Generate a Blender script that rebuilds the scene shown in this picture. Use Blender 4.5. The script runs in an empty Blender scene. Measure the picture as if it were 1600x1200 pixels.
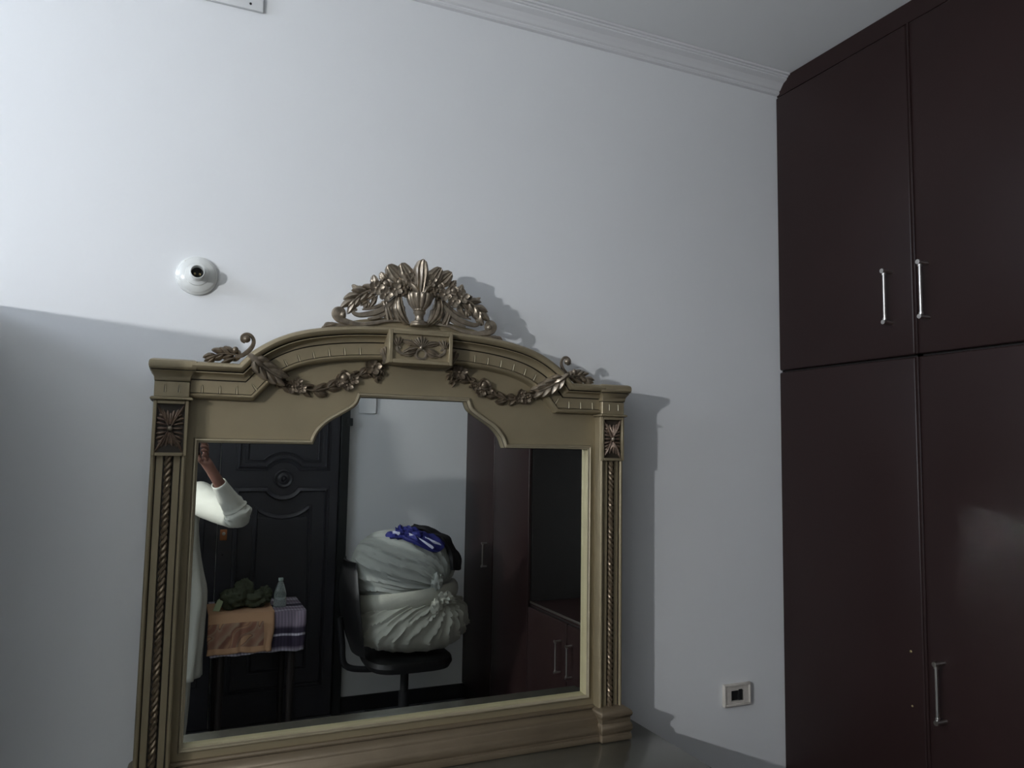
import bpy, bmesh, math, random
from math import sin, cos, pi, radians, sqrt, atan2
from mathutils import Vector, Matrix, noise

random.seed(7)
SC = bpy.context.scene
COL = SC.collection

# ------------------------------------------------------------ camera, world, exposure
CAM = Vector((0.0, -1.95, 1.663))
yaw, pitch, roll = radians(23.95), radians(4.982), radians(0.948)
Fv = Vector((sin(yaw) * cos(pitch), cos(yaw) * cos(pitch), sin(pitch)))
R0 = Vector((cos(yaw), -sin(yaw), 0))
U0 = R0.cross(Fv)
Rv = R0 * cos(roll) + U0 * sin(roll)
Uv = U0 * cos(roll) - R0 * sin(roll)
cd = bpy.data.cameras.new('camera')
cam = bpy.data.objects.new('camera', cd)
COL.objects.link(cam)
cd.sensor_width = 36.0
cd.lens = 1180.99 / 1600 * 36
cd.clip_start = 0.01
M4 = Matrix((Rv, Uv, -Fv)).transposed().to_4x4()
M4.translation = CAM
cam.matrix_world = M4
SC.camera = cam

w = bpy.data.worlds.new('world')
SC.world = w
w.use_nodes = True
w.node_tree.nodes['Background'].inputs[0].default_value = (0.6, 0.65, 0.75, 1)
w.node_tree.nodes['Background'].inputs[1].default_value = 0.02

SC.view_settings.view_transform = 'Standard'
SC.view_settings.look = 'None'
SC.view_settings.gamma = 1
SC.view_settings.exposure = 1.08
SC.view_settings.use_curve_mapping = False
try:
    SC.cycles.blur_glossy = 0.05
    SC.cycles.sample_clamp_indirect = 40.0
except Exception:
    pass

LAMP = Vector((-1.87, -2.0, 2.08))      # the bare bulb on the left wall
LAMP_STRENGTH = 2420.0
LAMP_COLOR = (0.94, 0.955, 0.985, 1)
DAYFILL_COLOR = (0.72, 0.82, 1.0)
DAYFILL_STRENGTH = 6.8

# room
XL, XR = -2.0, 1.869
YB = -3.113
ZC = 2.962
MY = -0.0465                             # mirror glass plane

# ------------------------------------------------------------ helpers
def bm_new():
    return bmesh.new()

def bx(bm, a, b, bev=0.0, seg=2):
    x0, y0, z0 = [min(a[i], b[i]) for i in range(3)]
    x1, y1, z1 = [max(a[i], b[i]) for i in range(3)]
    vs = [bm.verts.new(p) for p in ((x0,y0,z0),(x1,y0,z0),(x1,y1,z0),(x0,y1,z0),(x0,y0,z1),(x1,y0,z1),(x1,y1,z1),(x0,y1,z1))]
    fs = [bm.faces.new([vs[i] for i in f]) for f in ((0,3,2,1),(4,5,6,7),(0,1,5,4),(1,2,6,5),(2,3,7,6),(3,0,4,7))]
    if bev > 0:
        es = list({e for f in fs for e in f.edges})
        bmesh.ops.bevel(bm, geom=es, offset=bev, segments=seg, affect='EDGES', profile=0.5)
    return vs

def quadstrip(bm, rings, close=True, caps=False):
    """rings: list of lists of verts, same length"""
    for r0, r1 in zip(rings, rings[1:]):
        n = len(r0)
        for i in range(n if close else n - 1):
            j = (i + 1) % n
            try:
                bm.faces.new((r0[i], r0[j], r1[j], r1[i]))
            except ValueError:
                pass
    if caps:
        for r in (rings[0], rings[-1]):
            try:
                bm.faces.new(r)
            except ValueError:
                pass

def frames(pts):
    pts = [Vector(p) for p in pts]
    out = []
    up = None
    for i, p in enumerate(pts):
        a = pts[max(i - 1, 0)]
        b = pts[min(i + 1, len(pts) - 1)]
        t = (b - a)
        if t.length < 1e-9:
            t = Vector((0, 0, 1))
        t.normalize()
        if up is None:
            up = Vector((0, 0, 1)) if abs(t.z) < 0.9 else Vector((0, 1, 0))
        n = (up - t * up.dot(t))
        if n.length < 1e-6:
            n = t.orthogonal()
        n.normalize()
        up = n
        out.append((p, t, n, t.cross(n)))
    return out

def spline(pts, n=8):
    """Catmull-Rom through pts (tuples of any dimension)"""
    P = [tuple(p) for p in pts]
    P = [tuple(2 * a - b for a, b in zip(P[0], P[1]))] + P + [tuple(2 * a - b for a, b in zip(P[-1], P[-2]))]
    out = []
    for i in range(1, len(P) - 2):
        for k in range(n):
            t = k / n
            q = []
            for a, b, c, d in zip(P[i-1], P[i], P[i+1], P[i+2]):
                q.append(0.5 * (2*b + (c-a)*t + (2*a-5*b+4*c-d)*t*t + (3*b-a-3*c+d)*t**3))
            out.append(tuple(q))
    out.append(P[-2])
    return out

def tube(bm, pts, r, seg=10, caps=True, fold=None):
    rr = r if isinstance(r, (list, tuple)) else [r] * len(pts)
    rings = []
    for i, (p, t, n, b) in enumerate(frames(pts)):
        ring = []
        for k in range(seg):
            a = 2 * pi * k / seg
            q = rr[i] * (1 + (fold(i, a) if fold else 0))
            ring.append(bm.verts.new(p + n * cos(a) * q + b * sin(a) * q))
        rings.append(ring)
    quadstrip(bm, rings, True, caps)
    return rings

def lathe(bm, prof, c, axis='z', seg=32, flute=None):
    """prof: list of (radius, height). axis z: up; axis 'y-': out of the mirror wall; 'x-','x+'"""
    c = Vector(c)
    rings = []
    for i, (r, h) in enumerate(prof):
        ring = []
        for k in range(seg):
            a = 2 * pi * k / seg
            q = max(r, 1e-5) * (1 + (flute(i, a) if flute else 0))
            u, v = q * cos(a), q * sin(a)
            if axis == 'z': p = (u, v, h)
            elif axis == 'y-': p = (u, -h, v)
            elif axis == 'y+': p = (-u, h, v)
            elif axis == 'x-': p = (-h, -u, v)
            else: p = (h, u, v)
            ring.append(bm.verts.new(c + Vector(p)))
        rings.append(ring)
    quadstrip(bm, rings, True, True)

def ball(bm, c, r, seg=12, sc=(1, 1, 1)):
    c = Vector(c)
    prev = None
    n = max(4, seg // 2)
    rings = []
    for i in range(n + 1):
        ph = pi * i / n
        rr = max(sin(ph), 1e-3) * r
        rings.append([bm.verts.new(c + Vector((rr * cos(2*pi*k/seg) * sc[0], rr * sin(2*pi*k/seg) * sc[1], -cos(ph) * r * sc[2]))) for k in range(seg)])
    quadstrip(bm, rings, True, True)

def poly_prism(bm, pts, y0, y1):
    a = [bm.verts.new((p[0], y0, p[1])) for p in pts]
    b = [bm.verts.new((p[0], y1, p[1])) for p in pts]
    n = len(pts)
    for i in range(n):
        j = (i + 1) % n
        bm.faces.new((a[i], a[j], b[j], b[i]))
    bmesh.ops.triangle_fill(bm, edges=[bm.edges.get((a[i], a[(i+1) % n])) for i in range(n)], use_beauty=True)
    bmesh.ops.triangle_fill(bm, edges=[bm.edges.get((b[i], b[(i+1) % n])) for i in range(n)], use_beauty=True)

LOC = {}
def obj(name, bm, m, parent=None, smooth=True, bmlist=None):
    """one mesh, built in world coordinates, linked under parent"""
    bmesh.ops.recalc_face_normals(bm, faces=bm.faces)
    off = LOC.get(parent.name, Vector((0, 0, 0))) if parent else Vector((0, 0, 0))
    if parent:
        bmesh.ops.translate(bm, verts=bm.verts, vec=-off)
    me = bpy.data.meshes.new(name)
    bm.to_mesh(me)
    bm.free()
    if isinstance(m, (list, tuple)):
        for q in m:
            me.materials.append(q)
    else:
        me.materials.append(m)
    if smooth:
        me.polygons.foreach_set('use_smooth', [True] * len(me.polygons))
        try:
            me.set_sharp_from_angle(angle=radians(38))
        except Exception:
            pass
    o = bpy.data.objects.new(name, me)
    COL.objects.link(o)
    if parent:
        o.parent = parent
    LOC[o.name] = off
    return o

def thing(name, label, cat, loc, group=None):
    o = bpy.data.objects.new(name, None)
    o.empty_display_size = 0.05
    COL.objects.link(o)
    o.location = loc
    o['label'] = label
    o['category'] = cat
    if group: o['group'] = group
    LOC[o.name] = Vector(loc)
    return o

def tag(o, label, cat, group=None):
    o['label'] = label
    o['category'] = cat
    if group: o['group'] = group
    return o

def struct(name, bm, m, smooth=False):
    o = obj(name, bm, m, None, smooth)
    o['kind'] = 'structure'
    return o

# ------------------------------------------------------------ materials
def mat(name, col, rough=0.6, metal=0.0, noise_s=None, noise_a=0.0, bump=0.0, bump_s=60.0, coat=0.0, spec=None, col2=None, trans=0.0, sheen=0.0):
    m = bpy.data.materials.new(name)
    m.use_nodes = True
    nt = m.node_tree
    b = nt.nodes['Principled BSDF']
    b.inputs['Base Color'].default_value = (*col, 1)
    b.inputs['Roughness'].default_value = rough
    b.inputs['Metallic'].default_value = metal
    b.inputs['Coat Weight'].default_value = coat
    b.inputs['Coat Roughness'].default_value = 0.15
    if trans: b.inputs['Transmission Weight'].default_value = trans
    if spec is not None: b.inputs['Specular IOR Level'].default_value = spec
    if sheen: b.inputs['Sheen Weight'].default_value = sheen
    tc = nt.nodes.new('ShaderNodeTexCoord')
    if noise_s:
        n = nt.nodes.new('ShaderNodeTexNoise')
        n.inputs['Scale'].default_value = noise_s
        n.inputs['Detail'].default_value = 6
        nt.links.new(tc.outputs['Object'], n.inputs['Vector'])
        r = nt.nodes.new('ShaderNodeValToRGB')
        r.color_ramp.elements[0].position = 0.3
        r.color_ramp.elements[1].position = 0.7
        c2 = col2 or tuple(c * (1 - noise_a) for c in col)
        r.color_ramp.elements[0].color = (*c2, 1)
        r.color_ramp.elements[1].color = (*col, 1)
        nt.links.new(n.outputs['Fac'], r.inputs['Fac'])
        nt.links.new(r.outputs['Color'], b.inputs['Base Color'])
    if bump:
        n2 = nt.nodes.new('ShaderNodeTexNoise')
        n2.inputs['Scale'].default_value = bump_s
        n2.inputs['Detail'].default_value = 4
        nt.links.new(tc.outputs['Object'], n2.inputs['Vector'])
        bp = nt.nodes.new('ShaderNodeBump')
        bp.inputs['Strength'].default_value = bump
        bp.inputs['Distance'].default_value = 0.002
        nt.links.new(n2.outputs['Fac'], bp.inputs['Height'])
        nt.links.new(bp.outputs['Normal'], b.inputs['Normal'])
    return m

M_wall = mat('wall_paint', (0.765, 0.775, 0.775), 0.75, noise_s=1.2, noise_a=0.03, bump=0.12, bump_s=45)
M_ceil = mat('ceiling_paint', (0.84, 0.85, 0.84), 0.85, noise_s=2, noise_a=0.02)
M_crown = mat('crown_paint', (0.72, 0.72, 0.72), 0.6)
M_floor = mat('floor_stone', (0.12, 0.12, 0.13), 0.35, noise_s=9, noise_a=0.3)
M_base = mat('skirting_dark', (0.012, 0.013, 0.014), 0.5)
M_ward = mat('wardrobe_laminate', (0.0235, 0.0125, 0.0118), 0.36, noise_s=3, noise_a=0.12, bump=0.06, bump_s=220, spec=0.22)
M_wardin = mat('wardrobe_dark_inside', (0.012, 0.009, 0.008), 0.6)
M_steel = mat('brushed_steel', (0.62, 0.60, 0.57), 0.28, metal=1.0)
M_gold = mat('champagne_paint', (0.300, 0.248, 0.155), 0.42, metal=0.35, noise_s=14, noise_a=0.10, bump=0.05, bump_s=90)
M_goldhi = mat('champagne_bead', (0.36, 0.31, 0.21), 0.36, metal=0.4, noise_s=20, noise_a=0.12)
M_cream = mat('cream_reveal', (0.42, 0.37, 0.22), 0.5, noise_s=20, noise_a=0.08)  # paler colour, used on the bottom and right reveal faces only
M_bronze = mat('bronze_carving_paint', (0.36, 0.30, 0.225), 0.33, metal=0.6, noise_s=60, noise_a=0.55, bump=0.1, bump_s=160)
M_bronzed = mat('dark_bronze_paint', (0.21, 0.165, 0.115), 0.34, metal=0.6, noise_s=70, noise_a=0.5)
M_rope = mat('rope_gold_brown', (0.25, 0.19, 0.125), 0.32, metal=0.6, noise_s=90, noise_a=0.4)
M_brown = mat('reddish_brown_carving', (0.30, 0.215, 0.16), 0.36, metal=0.45, noise_s=80, noise_a=0.45)
M_nick = mat('nick_lit_half', (0.55, 0.49, 0.34), 0.4, metal=0.3)  # pale colour painting the light on each nick's right half
M_glaze = mat('antique_glaze_and_nick_shade', (0.030, 0.022, 0.014), 0.6)  # antique glaze in the grooves; also paints the shaded half of each nick
M_rail = mat('brown_gold_paint', (0.200, 0.156, 0.103), 0.40, metal=0.35, noise_s=10, noise_a=0.2)
M_board = mat('backing_board', (0.08, 0.06, 0.045), 0.8)
M_mirror = mat('mirror_silver', (0.92, 0.94, 0.905), 0.0, metal=1.0)
M_plastic = mat('white_porcelain', (0.72, 0.73, 0.70), 0.18, noise_s=25, noise_a=0.06, coat=0.4)
M_black = mat('black_hollow', (0.004, 0.004, 0.004), 0.8)
M_brass = mat('dull_brass', (0.35, 0.28, 0.14), 0.4, metal=0.9)
M_pvc = mat('cream_pvc', (0.62, 0.58, 0.52), 0.45, noise_s=60, noise_a=0.15)
M_door = mat('charcoal_door_paint', (0.036, 0.036, 0.042), 0.33, noise_s=5, noise_a=0.15, bump=0.04, bump_s=120)
M_doordark = mat('door_frame_paint', (0.012, 0.014, 0.014), 0.45)
M_copper = mat('copper_plate', (0.42, 0.17, 0.07), 0.4, metal=0.7)
M_bag = mat('bundle_cotton', (0.50, 0.50, 0.42), 0.9, noise_s=6, noise_a=0.12, bump=0.35, bump_s=90, sheen=0.2)
M_bag2 = mat('bundle_cotton_grey', (0.42, 0.44, 0.40), 0.9, noise_s=6, noise_a=0.12, bump=0.35, bump_s=90)
M_blue = mat('royal_blue_cloth', (0.012, 0.016, 0.17), 0.7, noise_s=20, noise_a=0.3)
M_stripe = mat('white_piping', (0.6, 0.62, 0.75), 0.7)
M_blackcloth = mat('black_cloth', (0.006, 0.006, 0.007), 0.85)
M_leather = mat('black_leatherette', (0.006, 0.006, 0.006), 0.5, bump=0.2, bump_s=150)
M_blackpl = mat('black_plastic', (0.010, 0.010, 0.011), 0.45)
M_wood = mat('dark_table_wood', (0.016, 0.011, 0.009), 0.5, noise_s=12, noise_a=0.3)
M_olive = mat('olive_green_cloth', (0.055, 0.065, 0.035), 0.9, noise_s=15, noise_a=0.4)
M_pale = mat('pale_green_lining', (0.36, 0.42, 0.25), 0.85)
M_shirt = mat('white_cotton_kameez', (0.62, 0.62, 0.54), 0.85, noise_s=8, noise_a=0.04, bump=0.2, bump_s=60)
M_skin = mat('brown_skin', (0.21, 0.10, 0.07), 0.5, noise_s=30, noise_a=0.15)
M_hair = mat('black_hair', (0.01, 0.008, 0.007), 0.5)
M_eye = mat('eye_white', (0.7, 0.7, 0.68), 0.2)
M_lip = mat('lip_skin', (0.25, 0.09, 0.07), 0.5)
M_sandal = mat('brown_leather', (0.06, 0.03, 0.018), 0.5)
M_phone = mat('phone_black', (0.01, 0.01, 0.012), 0.2)
M_phonegold = mat('phone_gold_edge', (0.7, 0.5, 0.22), 0.25, metal=1.0)
M_screen = mat('phone_glass', (0.02, 0.02, 0.025), 0.05)
M_marble = mat('dresser_top_lacquer', (0.10, 0.095, 0.075), 0.22, noise_s=9, noise_a=0.3, coat=0.3)
M_blocker = mat('blocker_painted_steel', (0.20, 0.22, 0.22), 0.45)
M_shadecloth = mat('brown_shadecloth', (0.10, 0.06, 0.04), 0.95, bump=0.3)

def glass_mat(name, col):
    m = mat(name, col, 0.12, trans=0.85)
    m.node_tree.nodes['Principled BSDF'].inputs['IOR'].default_value = 1.3
    return m
M_bottle = glass_mat('clear_plastic', (0.75, 0.85, 0.80))

# emissive bulb
M_bulb = bpy.data.materials.new('lit_bulb')
M_bulb.use_nodes = True
nt = M_bulb.node_tree
nt.nodes.clear()
e = nt.nodes.new('ShaderNodeEmission')
e.inputs[0].default_value = LAMP_COLOR
e.inputs[1].default_value = LAMP_STRENGTH
oo = nt.nodes.new('ShaderNodeOutputMaterial')
nt.links.new(e.outputs[0], oo.inputs[0])

# striped purple cloth and ornate orange towel
def ramp_mat(name, axis, stops, rough=0.9, fine=None):
    m = bpy.data.materials.new(name)
    m.use_nodes = True
    nt = m.node_tree
    b = nt.nodes['Principled BSDF']
    b.inputs['Roughness'].default_value = rough
    uv = nt.nodes.new('ShaderNodeUVMap')
    uv.uv_map = 'uv'
    sep = nt.nodes.new('ShaderNodeSeparateXYZ')
    nt.links.new(uv.outputs[0], sep.inputs[0])
    r = nt.nodes.new('ShaderNodeValToRGB')
    els = r.color_ramp.elements
    while len(els) < len(stops):
        els.new(0.5)
    r.color_ramp.interpolation = 'LINEAR'
    for el, (p, c) in zip(els, stops):
        el.position = p
        el.color = (*c, 1)
    nt.links.new(sep.outputs[axis], r.inputs['Fac'])
    if fine:
        wv = nt.nodes.new('ShaderNodeTexWave')
        wv.inputs['Scale'].default_value = fine
        wv.bands_direction = 'X'
        nt.links.new(uv.outputs[0], wv.inputs['Vector'])
        mx = nt.nodes.new('ShaderNodeMixRGB')
        mx.blend_type = 'MULTIPLY'
        mx.inputs[0].default_value = 0.35
        nt.links.new(r.outputs[0], mx.inputs[1])
        nt.links.new(wv.outputs['Color'], mx.inputs[2])
        nt.links.new(mx.outputs[0], b.inputs['Base Color'])
    else:
        nt.links.new(r.outputs[0], b.inputs['Base Color'])
    return m

pu, pd, pw = (0.22, 0.18, 0.23), (0.035, 0.025, 0.05), (0.55, 0.52, 0.58)
M_purple = ramp_mat('purple_striped_cotton', 1, [
    (0.0, pu), (0.10, pw), (0.115, pu), (0.22, pu), (0.235, pw), (0.25, pd), (0.33, pd), (0.34, pw), (0.36, pu), (0.44, pu),
    (0.45, pw), (0.465, pu), (0.66, pu), (0.70, pd), (0.76, pd), (0.775, pw), (0.79, pw), (0.80, pd), (0.93, pd), (0.96, pu), (1.0, pw)], fine=9)

M_orange = bpy.data.materials.new('orange_ornate_towel')
M_orange.use_nodes = True
nt = M_orange.node_tree
b = nt.nodes['Principled BSDF']
b.inputs['Roughness'].default_value = 0.95
uv = nt.nodes.new('ShaderNodeUVMap'); uv.uv_map = 'uv'
mg = nt.nodes.new('ShaderNodeTexMagic')
mg.turbulence_depth = 3
mg.inputs['Scale'].default_value = 2.1
mg.inputs['Distortion'].default_value = 1.6
nt.links.new(uv.outputs[0], mg.inputs['Vector'])
rr = nt.nodes.new('ShaderNodeValToRGB')
e0 = rr.color_ramp.elements
e0.new(0.5); e0.new(0.6)
for el, (p, c) in zip(e0, [(0.30, (0.40, 0.23, 0.13)), (0.42, (0.17, 0.07, 0.045)), (0.50, (0.30, 0.21, 0.14)), (0.72, (0.24, 0.11, 0.07))]):
    el.position = p; el.color = (*c, 1)
nt.links.new(mg.outputs['Fac'], rr.inputs['Fac'])
sp = nt.nodes.new('ShaderNodeSeparateXYZ')
nt.links.new(uv.outputs[0], sp.inputs[0])
# plain border: mask by distance from the towel's edge
def mnode(op, a, bb):
    n = nt.nodes.new('ShaderNodeMath'); n.operation = op
    for i, v in enumerate((a, bb)):
        if isinstance(v, (int, float)): n.inputs[i].default_value = v
        elif v is not None: nt.links.new(v, n.inputs[i])
    return n.outputs[0]
in_y = mnode('MULTIPLY', mnode('GREATER_THAN', sp.outputs[1], 0.60), mnode('LESS_THAN', sp.outputs[1], 0.92))
in_x = mnode('LESS_THAN', sp.outputs[0], 0.84)
mx = nt.nodes.new('ShaderNodeMixRGB')
nt.links.new(mnode('MULTIPLY', in_y, in_x), mx.inputs[0])
mx.inputs[1].default_value = (0.43, 0.25, 0.14, 1)
nt.links.new(rr.outputs[0], mx.inputs[2])
nt.links.new(mx.outputs[0], b.inputs['Base Color'])

# ------------------------------------------------------------ room shell
bm = bm_new(); bx(bm, (XL - 0.1, 0, 0), (XR + 0.7, 0.1, ZC)); struct('wall_front', bm, M_wall)
bm = bm_new(); bx(bm, (XL - 0.1, YB - 0.1, 0), (XR + 0.7, YB, ZC)); struct('wall_back', bm, M_wall)
bm = bm_new(); bx(bm, (XL - 0.1, YB, 0), (XL, 0, ZC)); struct('wall_left', bm, M_wall)
bm = bm_new(); bx(bm, (XR + 0.6, YB, 0), (XR + 0.7, 0, ZC)); struct('wall_right', bm, M_wall)
bm = bm_new(); bx(bm, (XL - 0.1, YB - 0.1, -0.1), (XR + 0.7, 0.1, 0)); struct('floor', bm, M_floor)
bm = bm_new(); bx(bm, (XL - 0.1, YB - 0.1, ZC), (XR + 0.7, 0.1, ZC + 0.1)); struct('ceiling', bm, M_ceil)

# crown moulding on the mirror wall: stepped cove
cp = [(0.0, 2.904), (0.010, 2.906), (0.014, 2.911), (0.012, 2.916), (0.018, 2.919), (0.024, 2.927), (0.033, 2.937), (0.046, 2.943),
      (0.049, 2.945), (0.049, 2.949), (0.054, 2.950), (0.056, 2.954), (0.063, 2.955), (0.064, 2.961), (0.0, 2.9615)]
def run(bm, prof, a, b_, axis):
    rings = []
    for e_ in (a, b_):
        ring = []
        for (o_, z_) in prof:
            ring.append(bm.verts.new((e_, -o_, z_) if axis == 'x' else (XL + o_, e_, z_)))
        rings.append(ring)
    quadstrip(bm, rings, True, True)
bm = bm_new(); run(bm, cp, XL, XR - 0.004, 'x'); struct('trim_1', bm, M_crown)
bm = bm_new(); run(bm, cp, -0.066, YB, 'y'); struct('trim_2', bm, M_crown)
# unseen high window added to the left wall: glowing pane for daylight fill
def emis(name, col, st):
    m = bpy.data.materials.new(name); m.use_nodes = True; nt = m.node_tree; nt.nodes.clear()
    e = nt.nodes.new('ShaderNodeEmission'); e.inputs[0].default_value = (*col, 1); e.inputs[1].default_value = st
    o = nt.nodes.new('ShaderNodeOutputMaterial'); nt.links.new(e.outputs[0], o.inputs[0]); return m
M_fillpane = emis('daylight_fill_pane', DAYFILL_COLOR, DAYFILL_STRENGTH)
wy0, wy1, wz0, wz1 = -1.30, -0.25, 2.28, 2.84
bm = bm_new()
for a, b_ in (((wy0, wz0), (wy1, wz0 + 0.04)), ((wy0, wz1 - 0.04), (wy1, wz1)), ((wy0, wz0), (wy0 + 0.04, wz1)), ((wy1 - 0.04, wz0), (wy1, wz1)), (((wy0 + wy1) / 2 - 0.02, wz0), ((wy0 + wy1) / 2 + 0.02, wz1))):
    bx(bm, (XL, a[0], a[1]), (XL + 0.025, b_[0], b_[1]), 0.003, 1)
win = struct('fill_window_1', bm, M_crown)
LOC[win.name] = Vector((0, 0, 0))
bm = bm_new(); bx(bm, (XL + 0.001, wy0 + 0.03, wz0 + 0.03), (XL + 0.008, wy1 - 0.03, wz1 - 0.03)); obj('pane', bm, M_fillpane, win, smooth=False)
# ragged dark sealant line where the wardrobe meets the wall and the ceiling
bm = bm_new(); rings = []
for k in range(241):
    z = 0.095 + (2.905 - 0.095) * k / 240
    e_ = 0.0035 + 0.0045 * abs(noise.noise(Vector((z * 9, 0, 0)))) + 0.003 * abs(noise.noise(Vector((z * 40, 3, 0))))
    rings.append([bm.verts.new(p) for p in ((XR + 0.001, -0.0002, z), (XR - e_, -0.0002, z), (XR - e_ * 0.8, -0.003, z), (XR + 0.001, -0.004, z))])
quadstrip(bm, rings, True, True)
struct('trim_3', bm, M_wardin)
# skirtings
bm = bm_new(); bx(bm, (1.035, YB, 0), (XR, YB + 0.014, 0.094), 0.003); struct('baseboard_back', bm, M_base)
bm = bm_new(); bx(bm, (XL + 0.015, -0.014, 0), (XR, 0, 0.094), 0.003); struct('baseboard_front', bm, M_base)
bm = bm_new(); bx(bm, (XL, YB + 0.0, 0), (XL + 0.014, -0.0, 0.094), 0.003); struct('baseboard_left', bm, M_base)

# ------------------------------------------------------------ light: bare bulb in a holder on the left wall
HOLD = [(0.0465, 0.0), (0.0475, 0.003), (0.0465, 0.008), (0.042, 0.0115), (0.0415, 0.0135), (0.036, 0.017), (0.029, 0.0195), (0.0275, 0.0200),
        (0.0265, 0.0225), (0.022, 0.0240), (0.0180, 0.0250), (0.0165, 0.027), (0.0160, 0.034), (0.0160, 0.053), (0.0155, 0.0545), (0.0145, 0.0545), (0.0138, 0.052), (0.0138, 0.030)]
def holder(name, label, c, axis, parts=True):
    t = thing(name, label, 'bulb holder', c)
    bm = bm_new(); lathe(bm, HOLD, c, axis, 48)
    obj('socket_body', bm, M_plastic, t)
    return t
hl = holder('bulb_holder', 'white round bulb holder on the left wall holding the lit bulb', (XL, LAMP.y, LAMP.z), 'x+')
bl = thing('light_bulb', 'lit round bulb screwed into the holder on the left wall', 'bulb', (LAMP.x, LAMP.y, LAMP.z))
bm = bm_new(); lathe(bm, [(0.0295, 0.1185), (0.0290, 0.1225), (0.0255, 0.1265), (0.0185, 0.1295), (0.009, 0.131), (0.0, 0.1315)], (XL, LAMP.y, LAMP.z), 'x+', 28); obj('bulb_dome', bm, M_bulb, bl)
bm = bm_new(); lathe(bm, [(0.013, 0.048), (0.0135, 0.066), (0.018, 0.075), (0.026, 0.100), (0.0295, 0.114), (0.0300, 0.1180)], (XL, LAMP.y, LAMP.z), 'x+', 20); obj('bulb_neck', bm, M_plastic, bl)

# the empty holder over the mirror
hc = Vector((0.030, 0.0, 2.068))
t = holder('bulb_holder', 'empty white round bulb holder on the pale wall above the mirror frame', hc, 'y-')
bm = bm_new()
lathe(bm, [(0.0142, 0.031), (0.0142, 0.0315)], hc, 'y-', 24)
obj('contact_base', bm, M_black, t)
for s_ in (-1, 1):
    bm = bm_new(); lathe(bm, [(0.0026, 0.031), (0.0026, 0.041), (0.0015, 0.0425)], hc + Vector((s_ * 0.0055, 0, -0.003)), 'y-', 10); obj('contact_pin', bm, M_brass, t)
bm = bm_new(); lathe(bm, [(0.0025, 0.009), (0.0025, 0.0135)], hc + Vector((-0.026, 0, 0.030)), 'y-', 10); obj('screw', bm, M_brass, t)

# plate high on the wall
t = thing('cover_plate', 'white screwed cover plate high on the pale wall at the top edge', 'plate', (-0.02, 0, 2.84))
bm = bm_new(); bx(bm, (-0.19, -0.010, 2.762), (0.152, 0, 2.895), 0.002); obj('panel', bm, M_wall, t)
for px_ in ((0.121, 2.776), (-0.16, 2.776)):
    bm = bm_new(); lathe(bm, [(0.003, 0.009), (0.003, 0.0115)], (px_[0], 0, px_[1]), 'y-', 10); obj('screw', bm, M_black, t)

# open electric socket
t = thing('wall_socket', 'small cream electric socket frame with a burnt open hole beside the wardrobe', 'socket', (1.652, 0, 0.911))
bm = bm_new()
x0, x1, z0, z1 = 1.603, 1.701, 0.880, 0.941
hx0, hx1, hz0, hz1 = 1.628, 1.677, 0.892, 0.924
for a, b_ in (((x0, z0), (hx0, z1)), ((hx1, z0), (x1, z1)), ((hx0, z0), (hx1, hz0)), ((hx0, hz1), (hx1, z1))):
    bx(bm, (a[0], -0.011, a[1]), (b_[0], -0.0005, b_[1]))
obj('frame', bm, M_pvc, t, smooth=False)
bm = bm_new()
for a, b_ in (((x0 - 0.003, z0 - 0.003), (x0 + 0.004, z1 + 0.003)), ((x1 - 0.004, z0 - 0.003), (x1 + 0.003, z1 + 0.003)), ((x0, z0 - 0.003), (x1, z0 + 0.004)), ((x0, z1 - 0.004), (x1, z1 + 0.003))):
    bx(bm, (a[0], -0.014, a[1]), (b_[0], -0.0005, b_[1]), 0.0012, 1)
obj('rim', bm, M_pvc, t)
bm = bm_new(); bx(bm, (hx0, -0.003, hz0), (hx1, -0.0008, hz1)); obj('hollow', bm, M_black, t, smooth=False)
bm = bm_new(); bx(bm, (hx0 + 0.028, -0.0125, hz0 + 0.002), (hx0 + 0.042, -0.004, hz1 + 0.003), 0.001, 1); obj('switch_stub', bm, M_black, t)

# ------------------------------------------------------------ dressing mirror
XC = 0.565
ZB = 0.878
KM = 0.9866
mir = thing('dresser_mirror', 'large champagne gold carved mirror with arched top and flower crest on the dresser', 'mirror', (XC, 0, ZB))
def X(u): return XC + u

OPEN = [(-0.513, 0.990), (0.513, 0.990), (0.513, 1.668), (0.255, 1.668)]
crv = spline([(0.255, 1.668), (0.243, 1.697), (0.220, 1.722), (0.190, 1.741), (0.166, 1.756), (0.150, 1.770), (0.142, 1.788)], 5)
OPEN += crv[1:-1] + [(0.142, 1.789), (-0.142, 1.789)] + [(-u, z) for u, z in reversed(crv[1:-1])] + [(-0.255, 1.668), (-0.513, 1.668)]

def offset_loop(loop, d):
    n = len(loop); out = []
    for i in range(n):
        a = Vector(loop[i - 1]); p = Vector(loop[i]); c = Vector(loop[(i + 1) % n])
        e1 = (p - a).normalized(); e2 = (c - p).normalized()
        n1 = Vector((e1.y, -e1.x)); n2 = Vector((e2.y, -e2.x))
        m_ = (n1 + n2)
        m_ = m_ / max(m_.length_squared / 2, 0.35)
        out.append(tuple(p + m_ * d))
    return out
# loop is counter-clockwise in (u,z): right-hand normal points outwards

# arch path (u, z) of the cornice's top edge
half = [(0.0, 1.968), (0.05, 1.9675), (0.10, 1.966), (0.145, 1.9635), (0.185, 1.960), (0.225, 1.955), (0.265, 1.948), (0.300, 1.9395), (0.333, 1.928), (0.362, 1.914), (0.388, 1.898), (0.412, 1.880)]
half = spline(half, 3)
PATH = [(-u, z) for u, z in reversed(half[1:])] + half
KINK = (0.437, 1.851)
PATHF = [(-0.537, 1.851), (-KINK[0], KINK[1])] + PATH + [KINK, (0.537, 1.851)]

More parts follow.
